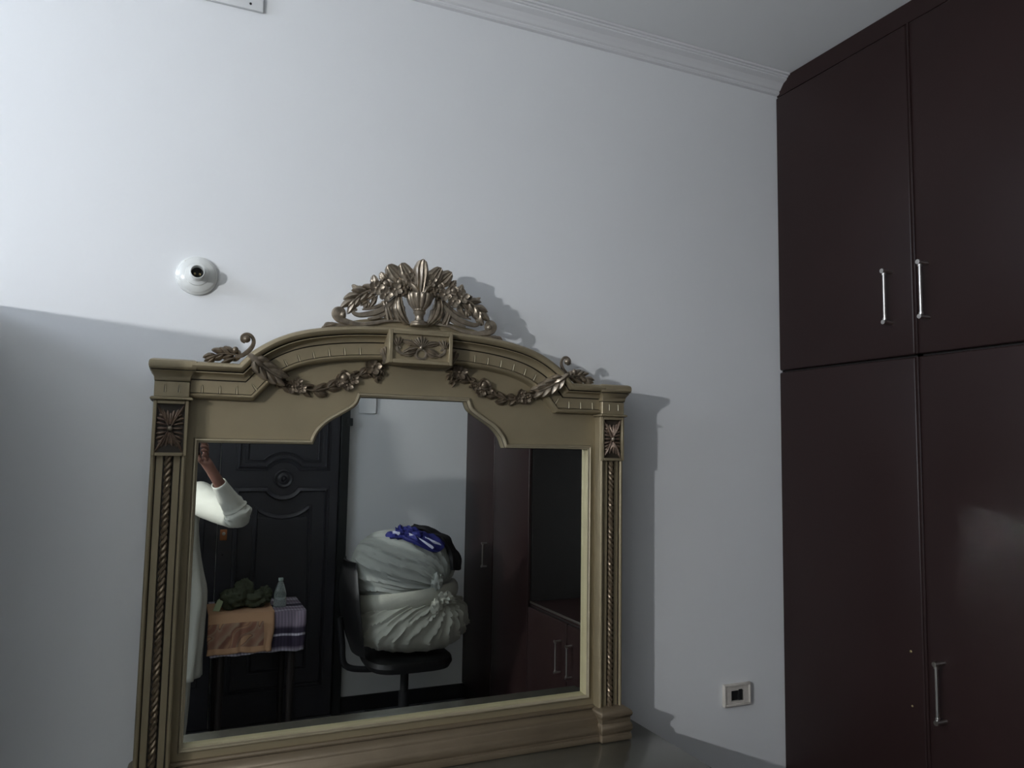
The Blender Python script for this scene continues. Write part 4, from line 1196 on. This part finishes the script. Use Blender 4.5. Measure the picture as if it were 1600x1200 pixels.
bm = bm_new(); tube(bm, [(CX, CY, 0.12), (CX, CY, 0.25), (CX, CY, 0.2501), (CX, CY, 0.405)], [0.032, 0.032, 0.024, 0.024], 18); bx(bm, (CX - 0.09, CY - 0.07, 0.385), (CX + 0.09, CY + 0.07, 0.408), 0.004); obj('gas_column', bm, M_blackpl, ch)
bm = bm_new(); lathe(bm, [(0.045, 0.075), (0.05, 0.085), (0.05, 0.125), (0.036, 0.14)], (CX, CY, 0), 'z', 24); obj('hub', bm, M_blackpl, ch)
for k in range(5):
    a = 2 * pi * k / 5 + 0.35
    p1 = Vector((CX + cos(a) * 0.29, CY + sin(a) * 0.29, 0.078))
    bm = bm_new(); tube(bm, [(CX + cos(a) * 0.03, CY + sin(a) * 0.03, 0.105), (CX + cos(a) * 0.16, CY + sin(a) * 0.16, 0.098), tuple(p1)], [0.026, 0.02, 0.014], 10)
    lg = obj('leg', bm, M_blackpl, ch)
    bm = bm_new(); nrm = Vector((-sin(a), cos(a), 0))
    for s_ in (-0.013, 0.013):
        c_ = Vector((p1.x, p1.y, 0.0265)) + nrm * s_
        tube(bm, [tuple(c_ - nrm * 0.009), tuple(c_ + nrm * 0.009)], 0.026, 18)
    tube(bm, [(p1.x, p1.y, 0.03), (p1.x, p1.y, 0.075)], 0.008, 10)
    obj('caster', bm, M_blackpl, lg)

def bundle(bm, c, r, knot, seed, nfold=15, amp=0.05, ns=150, nr=70, flatz=None, power=0.85, twist=0.6):
    """tied cloth bundle: folds radiate from the knot direction"""
    c = Vector(c); k_ = Vector(knot).normalized(); e1 = k_.orthogonal().normalized(); e2 = k_.cross(e1)
    rings = []
    for i in range(nr + 1):
        ph = pi * i / nr; ring = []
        for j in range(ns):
            th = 2 * pi * j / ns
            d = k_ * cos(ph) + (e1 * cos(th) + e2 * sin(th)) * sin(ph)
            s = ph / pi
            th2 = th + 0.25 * noise.noise(d * 1.1 + Vector((seed, 1, 2))) + s * twist
            ph1 = th2 * nfold / 2 + 0.7 * noise.noise(d * 1.6 + Vector((seed, seed, 0)))
            rid = (1 - abs(sin(ph1))) ** 2.6
            ph2 = th2 * nfold * 0.9 + 1.1 * noise.noise(d * 1.8 + Vector((0, seed, 0)))
            rid2 = (1 - abs(sin(ph2))) ** 2.2
            sel = 0.5 + 0.5 * noise.noise(Vector((th2 * 2.1, seed, 0.5)))
            fall = (max(0, 1 - s * (0.9 + 0.5 * sel))) ** 0.7 * min(1, s * 9)
            q = 1 + amp * (rid * (0.6 + sel) + rid2 * 0.5 - 0.25) * fall + 0.07 * noise.noise(d * 1.3 + Vector((seed, 3, 1)))
            q *= 1 - 0.10 * math.exp(-(ph / 0.30) ** 2)
            dd = Vector([math.copysign(abs(v) ** power, v) for v in d])
            p = c + Vector((dd.x * r[0], dd.y * r[1], dd.z * r[2])) * q
            if flatz is not None and p.z < flatz: p.z = flatz + (p.z - flatz) * 0.02
            if p.y < YB + 0.03: p.y = YB + 0.03
            ring.append(bm.verts.new(p))
        rings.append(ring)
    quadstrip(bm, rings, True, True)
bn = thing('laundry_bundle', 'big pale knotted cloth bundle of laundry heaped on the black office chair', 'bundle', (1.32, CY, 0.484))
bm = bm_new(); bundle(bm, (1.325, CY, 0.672), (0.335, 0.265, 0.190), (0.30, 0.70, 0.80), 2.0, 22, 0.085, flatz=0.4845, twist=0.25)
obj('lower_bundle', bm, M_bag, bn)
bm = bm_new(); bundle(bm, (1.255, CY - 0.01, 0.965), (0.300, 0.245, 0.212), (0.80, 0.70, -0.45), 6.0, 20, 0.085, twist=0.4)
obj('upper_bundle', bm, M_bag2, bn)
bm = bm_new()
pts = []
for k in range(25):
    a = 2 * pi * k / 24
    pts.append((1.285 + 0.300 * cos(a), CY + 0.232 * sin(a), 0.806 + 0.030 * cos(a - 0.4)))
sp_ = pts
rings = []
for k, p in enumerate(pts):
    a = 2 * pi * k / 24; nrm = Vector((cos(a), sin(a), 0)); ring = []
    for j in range(10):
        b_ = 2 * pi * j / 10
        ring.append(bm.verts.new(Vector(p) + nrm * cos(b_) * (0.022 + 0.005 * noise.noise(Vector(p) * 9)) + Vector((0, 0, 1)) * sin(b_) * 0.050))
    rings.append(ring)
quadstrip(bm, rings, True, False); obj('wrapped_band', bm, M_bag, bn)
bm = bm_new(); crumple(bm, (1.455, CY + 0.225, 0.812), 0.040, 4, 0.6, 30, 2.6, (1.2, 0.8, 0.8)); crumple(bm, (1.40, CY + 0.248, 0.770), 0.030, 9, 0.6, 24, 2.6, (1.0, 0.6, 1.3)); crumple(bm, (1.50, CY + 0.20, 0.780), 0.024, 13, 0.6, 24, 2.6, (1.6, 0.6, 0.6))
obj('knot', bm, M_bag, bn)
bm = bm_new(); crumple(bm, (1.41, CY + 0.225, 0.905), 0.035, 21, 0.6, 30, 2.4, (0.9, 0.7, 1.3)); obj('upper_knot', bm, M_bag2, bn)
# clothes lying on the bundle
def on_sheet(bm, pts, thick=0.012, seed=0, n=26, amp=0.010):
    """draped sheet following a (u,v)->point function"""
    top = []; bot = []
    for i in range(n + 1):
        r0 = []; r1 = []
        for j in range(n + 1):
            p, nrm = pts(i / n, j / n)
            w_ = amp * noise.noise(Vector((i / n * 5, j / n * 5, seed))) + amp * 0.8 * abs(noise.noise(Vector((i / n * 9, j / n * 3, seed + 4))))
            r0.append(bm.verts.new(p + nrm * (thick + w_))); r1.append(bm.verts.new(p - nrm * 0.004))
        top.append(r0); bot.append(r1)
    for i in range(n):
        for j in range(n):
            bm.faces.new((top[i][j], top[i+1][j], top[i+1][j+1], top[i][j+1])); bm.faces.new((bot[i][j], bot[i][j+1], bot[i+1][j+1], bot[i+1][j]))
    for i in range(n):
        for (a, b_) in ((0, 0), (n, n)):
            bm.faces.new((top[i][a], top[i+1][a], bot[i+1][a], bot[i][a])); bm.faces.new((top[a][i], bot[a][i], bot[a][i+1], top[a][i+1]))
BC = Vector((1.255, CY - 0.01, 0.965)); BR = Vector((0.300, 0.245, 0.212))
def shell(az, el, k=1.06):
    d = Vector((sin(az) * cos(el), cos(az) * cos(el), sin(el)))
    dd = Vector([math.copysign(abs(v) ** 0.85, v) for v in d])
    return BC + Vector((dd.x * BR.x, dd.y * BR.y, dd.z * BR.z)) * k, d
bl_ = thing('blue_shirt', 'royal blue sports shirt with white stripes lying on top of the pale bundle', 'shirt', (1.29, CY + 0.12, 1.14))
bm = bm_new()
on_sheet(bm, lambda u, v: shell(-0.55 + 1.00 * u + 0.35 * v, 1.40 - (0.45 + 0.50 * sin(u * 2.6)) * v + 0.06 * sin(u * 6), 1.060 + 0.02 * v), 0.012, 2.0, amp=0.02)
crumple(bm, (1.215, CY + 0.10, 1.150), 0.055, 31, 0.5, 30, 2.2, (1.2, 1, 0.6)); crumple(bm, (1.29, CY + 0.12, 1.150), 0.060, 35, 0.5, 30, 2.2, (1.1, 1, 0.65))
obj('body', bm, M_blue, bl_)
for (az0, az1, e0_, e1_) in ((0.00, 0.36, 0.95, 0.50), (0.30, 0.58, 0.80, 0.55), (-0.42, -0.20, 1.05, 0.98)):
    bm = bm_new()
    def st(u, v, az0=az0, az1=az1, e0_=e0_, e1_=e1_): return shell(az0 + (az1 - az0) * u, e0_ + (e1_ - e0_) * u + 0.040 * v, 1.125)
    on_sheet(bm, st, 0.012, 1, 12, 0.002); obj('stripe', bm, M_stripe, bl_)
bk = thing('black_jacket', 'black garment hanging over the right side of the pale bundle', 'clothes', (1.45, CY, 1.10))
bm = bm_new()
on_sheet(bm, lambda u, v: shell(0.90 + 1.0 * u - 0.15 * v, 1.45 - 1.45 * v - 0.10 * u, 1.06 + 0.07 * v), 0.014, 7.0, amp=0.02)
obj('body', bm, M_blackcloth, bk)

# ------------------------------------------------------------ unseen cupboards and cloth, added to shade the left of both walls
al = thing('blocker', 'unseen grey steel cupboard against the mirror wall in the left corner', 'blocker', (-0.70, -0.29, 0))
bm = bm_new(); bx(bm, (-1.05, -0.570, 0.05), (-0.435, -0.018, 1.966), 0.004); obj('body', bm, M_blocker, al)
for x0_, x1_ in ((-1.045, -0.727), (-0.723, -0.440)):
    bm = bm_new(); bx(bm, (x0_, -0.586, 0.06), (x1_, -0.5705, 1.955), 0.003); d_ = obj('door', bm, M_blocker, al)
    bm = bm_new(); xx = x1_ - 0.04 if x0_ < -1 else x0_ + 0.04; tube(bm, [(xx, -0.60, 1.0), (xx, -0.60, 1.12)], 0.006, 10); tube(bm, [(xx, -0.585, 1.0), (xx, -0.60, 1.0)], 0.005, 8); tube(bm, [(xx, -0.585, 1.12), (xx, -0.60, 1.12)], 0.005, 8); obj('handle', bm, M_steel, d_)
for x_ in (-1.01, -0.48):
    for y_ in (-0.53, -0.06):
        bm = bm_new(); tube(bm, [(x_, y_, 0), (x_, y_, 0.052)], 0.02, 10); obj('foot', bm, M_blackpl, al)
a2 = thing('blocker', 'unseen tall grey steel cupboard against the back wall left of the charcoal door', 'blocker', (-0.70, -2.85, 0))
bm = bm_new(); bx(bm, (-0.96, YB + 0.018, 0.05), (-0.459, -2.525, 2.55), 0.004); obj('body', bm, M_blocker, a2)
for x0_, x1_ in ((-0.955, -0.712), (-0.708, -0.465)):
    bm = bm_new(); bx(bm, (x0_, -2.5245, 0.06), (x1_ + (0.006 if x0_ > -0.71 else 0), -2.510, 2.54), 0.001); obj('door', bm, M_blocker, a2)
for x_ in (-0.92, -0.50):
    for y_ in (-3.0, -2.58):
        bm = bm_new(); tube(bm, [(x_, y_, 0), (x_, y_, 0.052)], 0.02, 10); obj('foot', bm, M_blackpl, a2)
bm = bm_new()
def sh(u, v):
    xr_ = -0.470 + 0.277 * (0.55 * v)
    return Vector((-0.66 + (xr_ + 0.66) * u, -2.499 + 0.004 * sin(u * 20), 1.984 - 0.55 * v)), Vector((0, 1, 0))
on_sheet(bm, sh, 0.004, 3, 20, 0.003)  # unseen cloth added to slant the shadow edge on the back wall
tag(obj('shadecloth', bm, M_shadecloth), 'unseen brown shawl hanging over the doors of the tall cupboard', 'shadecloth')

# ------------------------------------------------------------ the photographer
PX, PY = -0.02, -2.55
pe = thing('person', 'person in a long white kameez holding a phone in both hands', 'person', (PX, PY, 0))

V = []; Rd = []; Ed = []
def addv(p, r, par=None):
    V.append(Vector(p)); Rd.append(r if isinstance(r, tuple) else (r, r))
    if par is not None: Ed.append((par, len(V) - 1))
    return len(V) - 1
pel = addv((PX, PY, 0.94), (0.150, 0.105))
bel = addv((PX, PY + 0.005, 1.08), (0.140, 0.100), pel)
che = addv((PX, PY + 0.01, 1.28), (0.130, 0.095), bel)
upc = addv((PX, PY, 1.39), (0.095, 0.066), che)
nek = addv((PX, PY + 0.005, 1.475), 0.055, upc)
nk2 = addv((PX, PY + 0.015, 1.535), 0.055, nek)
hd1 = addv((PX, PY + 0.030, 1.595), (0.072, 0.082), nk2)
hd2 = addv((PX, PY + 0.025, 1.660), (0.076, 0.094), hd1)
hd3 = addv((PX, PY + 0.015, 1.715), (0.060, 0.075), hd2)
phR = CAM + Rv * 0.118 - Fv * 0.010 - Uv * 0.020   # right end of the phone
phL = CAM - Rv * 0.036 - Fv * 0.010 - Uv * 0.020
arms = {}
for sx, sh_, el_, wr_ in ((1, (0.155, PY + 0.015, 1.405), (0.300, -2.175, 1.335), (0.196, -2.055, 1.498)), (-1, (-0.195, PY + 0.015, 1.405), (-0.270, -2.215, 1.310), (-0.110, -2.045, 1.490))):
    s0 = addv(sh_, 0.044, upc)
    e0v = addv(el_, 0.040, s0)
    m0 = addv(tuple((Vector(el_) * 0.6 + Vector(wr_) * 0.4)), 0.038, e0v)
    w0 = addv(wr_, (0.027, 0.023), m0)
    tgt = phR if sx > 0 else phL
    pl = Vector(wr_) + (tgt - Vector(wr_)) * 0.58
    p0 = addv(tuple(pl), (0.030, 0.018), w0)
    arms[sx] = (p0, pl, tgt)
# legs
for sx in (-1, 1):
    h = addv((PX + sx * 0.095, PY, 0.86), 0.088, pel)
    k = addv((PX + sx * 0.090, PY + 0.012, 0.50), 0.056, h)
    c_ = addv((PX + sx * 0.090, PY - 0.005, 0.36), 0.056, k)
    a_ = addv((PX + sx * 0.092, PY - 0.015, 0.095), 0.036, c_)
    he = addv((PX + sx * 0.094, PY + 0.01, 0.048), 0.036, a_)
    to = addv((PX + sx * 0.102, PY + 0.150, 0.034), (0.040, 0.024), he)
# fingers: chains rooted in the palm; four fingers curl over the phone's end, thumb below
for sx in (1, -1):
    p0, pl, tgt = arms[sx]
    out = Rv * sx
    kn = pl + (tgt - pl) * 0.55
    for f in range(4):
        up_ = (0.026 - 0.017 * f)
        L_ = (0.9, 1.0, 0.94, 0.76)[f]
        base = kn + Uv * up_ + out * 0.014
        q1 = base + (Uv * 0.012 + Fv * 0.014 + out * 0.004) * L_ * 1.3
        q2 = q1 + (Fv * 0.007 - out * 0.014 + Uv * 0.010) * L_ * 1.2
        q3 = q2 + (-out * 0.021 - Fv * 0.004 + Uv * 0.003) * L_
        i1 = addv(base, 0.0105, p0); i2 = addv(q1, 0.0095, i1); i3 = addv(q2, 0.0088, i2); addv(q3, 0.0078, i3)
    tb0 = pl - out * 0.028 + Uv * 0.004
    i1 = addv(tb0, 0.0125, p0); i2 = addv(tb0 + Uv * 0.022 - out * 0.010 - Fv * 0.004, 0.0105, i1); addv(tb0 + Uv * 0.045 - out * 0.004 - Fv * 0.004, 0.009, i2)
off = LOC[pe.name]
me = bpy.data.meshes.new('body')
me.from_pydata([tuple(v - off) for v in V], Ed, [])
bo = bpy.data.objects.new('body', me); COL.objects.link(bo); bo.parent = pe
LOC[bo.name] = off
me.materials.append(M_skin)
sk = bo.modifiers.new('skin', 'SKIN'); sk.use_smooth_shade = True; sk.branch_smoothing = 0.3
for i, r in enumerate(Rd):
    sv = me.skin_vertices[0].data[i]; sv.radius = r; sv.use_root = (i == 0)
ss = bo.modifiers.new('sub', 'SUBSURF'); ss.levels = 2; ss.render_levels = 2

hx, hy = PX, PY + 0.025
# hair cap
bm = bm_new()
rings = []
for i in range(13):
    el_ = radians(90 - i * 8.0); ring = []
    for k in range(36):
        az = 2 * pi * k / 36
        front = max(0, sin(az))       # +y is the face
        e2_ = el_ if el_ > radians(35) else max(el_, radians(35)) - (radians(35) - el_) * (1 - front)
        r_ = 1.0 + 0.03 * noise.noise(Vector((cos(az) * 4, sin(az) * 4, el_ * 5)))
        ring.append(bm.verts.new((hx + 0.083 * cos(az) * cos(e2_) * r_, hy - 0.012 + 0.103 * sin(az) * cos(e2_) * r_, 1.655 + 0.115 * sin(e2_) * r_)))
    rings.append(ring)
quadstrip(bm, rings, True, True); obj('hair', bm, M_hair, pe)
for sx in (-1, 1):
    bm = bm_new(); ball(bm, (hx + sx * 0.031, hy + 0.082, 1.652), 0.0125, 14, (1, 0.8, 0.7)); ey = obj('eye', bm, M_eye, pe)
    bm = bm_new(); ball(bm, (hx + sx * 0.031, hy + 0.0905, 1.652), 0.005, 10, (1, 0.5, 1)); obj('iris', bm, M_hair, ey)
    bm = bm_new(); tube(bm, [(hx + sx * 0.014, hy + 0.092, 1.672), (hx + sx * 0.032, hy + 0.091, 1.678), (hx + sx * 0.050, hy + 0.080, 1.671)], [0.003, 0.004, 0.002], 6); obj('eyebrow', bm, M_hair, pe)
    bm = bm_new(); ball(bm, (hx + sx * 0.079, hy - 0.005, 1.640), 0.028, 14, (0.35, 0.6, 1.1)); obj('ear', bm, M_skin, pe)
bm = bm_new(); tube(bm, [(hx, hy + 0.085, 1.660), (hx, hy + 0.100, 1.635), (hx, hy + 0.112, 1.617), (hx, hy + 0.095, 1.610)], [0.008, 0.010, 0.014, 0.010], 10); obj('nose', bm, M_skin, pe)
bm = bm_new(); tube(bm, [(hx - 0.024, hy + 0.083, 1.580), (hx, hy + 0.094, 1.582), (hx + 0.024, hy + 0.083, 1.580)], [0.003, 0.008, 0.003], 10); obj('mouth', bm, M_lip, pe)

# kameez: body with soft vertical folds
bm = bm_new(); rings = []
KZs = spline([(1.475, 0.066, 0.062), (1.465, 0.085, 0.075), (1.445, 0.130, 0.090), (1.420, 0.175, 0.105), (1.385, 0.190, 0.118), (1.33, 0.180, 0.128), (1.25, 0.165, 0.130), (1.12, 0.172, 0.134), (1.0, 0.196, 0.144), (0.90, 0.218, 0.155), (0.76, 0.218, 0.158), (0.62, 0.212, 0.158), (0.54, 0.208, 0.158), (0.470, 0.206, 0.158)], 3)
for (z, rx, ry) in KZs:
    ring = []
    for k in range(96):
        a = 2 * pi * k / 96
        f_ = max(0, (1.35 - z)) * 0.018 * (sin(a * 9 + z * 3) * 0.6 + sin(a * 14 + 1.3 + z * 5) * 0.4)
        f_ += 0.006 * noise.noise(Vector((cos(a) * 2, sin(a) * 2, z * 6)))
        ring.append(bm.verts.new((PX + (rx + f_) * cos(a), PY + 0.005 + (ry + f_) * sin(a), z)))
    rings.append(ring)
quadstrip(bm, rings, True, False)
o_ = obj('kameez', bm, M_shirt, pe); so = o_.modifiers.new('solid', 'SOLIDIFY'); so.thickness = 0.003
# band collar
bm = bm_new(); lathe(bm, [(0.066, 1.470), (0.064, 1.485), (0.062, 1.503), (0.060, 1.503), (0.061, 1.470)], (PX, PY + 0.006, 0), 'z', 40); obj('collar', bm, M_shirt, pe)
for sx in (-1, 1):
    sh_ = Vector((PX + sx * 0.150, PY + 0.012, 1.385)); el_ = Vector((0.300, -2.175, 1.325) if sx > 0 else (-0.270, -2.215, 1.300)); wr_ = Vector((0.204, -2.068, 1.483) if sx > 0 else (-0.118, -2.058, 1.475))
    pts = spline([tuple(sh_), tuple(sh_.lerp(el_, 0.35) - Vector((0, 0, 0.008))), tuple(sh_.lerp(el_, 0.75) - Vector((0, 0, 0.012))), tuple(el_ + Vector((sx * 0.004, 0.004, -0.002))), tuple(el_.lerp(wr_, 0.25) + Vector((sx * 0.006, 0, 0))), tuple(el_.lerp(wr_, 0.6)), tuple(wr_)], 7)
    base_r = [0.090, 0.078, 0.068, 0.062, 0.056, 0.044, 0.034]
    rr_ = []
    n_ = len(pts)
    for i in range(n_):
        f_ = i / (n_ - 1) * 6; a = int(min(5, f_)); rr_.append(base_r[a] + (base_r[a + 1] - base_r[a]) * (f_ - a))
    bm = bm_new()
    def fold(i, a, n_=n_):
        s = i / n_
        g = math.exp(-((s - 0.52) / 0.16) ** 2)
        return 0.17 * g * sin(i * 1.7 + cos(a) * 2.6 + 1.5 * noise.noise(Vector((i * 0.4, cos(a), sin(a))))) * (0.35 + 0.65 * max(0, cos(a - 1.0))) + 0.03 * noise.noise(Vector((cos(a) * 1.5, sin(a) * 1.5, i * 0.35)))
    tube(bm, pts, rr_, 28, False, fold)
    o_ = obj('sleeve', bm, M_shirt, pe); so = o_.modifiers.new('solid', 'SOLIDIFY'); so.thickness = 0.003
    # shalwar leg
    bm = bm_new(); rings = []
    for (z, r_, cx_) in spline([(0.93, 0.100, 0.080), (0.80, 0.105, 0.085), (0.62, 0.100, 0.088), (0.45, 0.092, 0.088), (0.28, 0.080, 0.088), (0.15, 0.066, 0.090), (0.085, 0.058, 0.092)], 3):
        ring = []
        for k in range(48):
            a = 2 * pi * k / 48
            f_ = 0.006 * sin(a * 7 + z * 9) + 0.004 * sin(z * 60 + a * 2) * max(0, 0.4 - z)
            ring.append(bm.verts.new((PX + sx * cx_ + (r_ * 0.80 + f_) * cos(a), PY - 0.003 + (r_ + f_) * sin(a), z)))
        rings.append(ring)
    quadstrip(bm, rings, True, False); o_ = obj('trouser_leg', bm, M_shirt, pe); so = o_.modifiers.new('solid', 'SOLIDIFY'); so.thickness = 0.003
    bm = bm_new(); bx(bm, (PX + sx * 0.098 - 0.048, PY - 0.055, 0.0005), (PX + sx * 0.098 + 0.048, PY + 0.205, 0.014), 0.006); tube(bm, spline([(PX + sx * 0.098 - 0.045, PY + 0.11, 0.012), (PX + sx * 0.098 - 0.03, PY + 0.11, 0.058), (PX + sx * 0.098 + 0.03, PY + 0.11, 0.062), (PX + sx * 0.098 + 0.045, PY + 0.11, 0.012)], 5), 0.008, 8); obj('sandal', bm, M_sandal, pe)

# phone held at the camera position
ph_c = CAM + Rv * 0.046 - Uv * 0.012 - Fv * 0.0125
ph = thing('phone', 'black phone with gold edge held sideways by the photographer', 'phone', tuple(ph_c))
def pbox(w_, h_, d0, d1, cr=0.0, cu=0.0, bev=0.0):
    bm = bm_new(); bx(bm, (-w_/2 + cr, -h_/2 + cu, d0), (w_/2 + cr, h_/2 + cu, d1), bev, 3)
    T = Matrix((Rv, Uv, Fv)).transposed().to_4x4(); T.translation = ph_c
    bmesh.ops.transform(bm, matrix=T, verts=bm.verts); return bm
obj('body', pbox(0.158, 0.074, -0.0040, 0.0040, bev=0.003), M_phone, ph)
obj('edge_frame', pbox(0.1595, 0.0755, -0.0022, 0.0022, bev=0.002), M_phonegold, ph)
obj('screen', pbox(0.150, 0.068, -0.0044, -0.0039), M_screen, ph, smooth=False)
obj('lens_island', pbox(0.030, 0.030, 0.0038, 0.0060, -0.046, 0.014, bev=0.001), M_screen, ph)
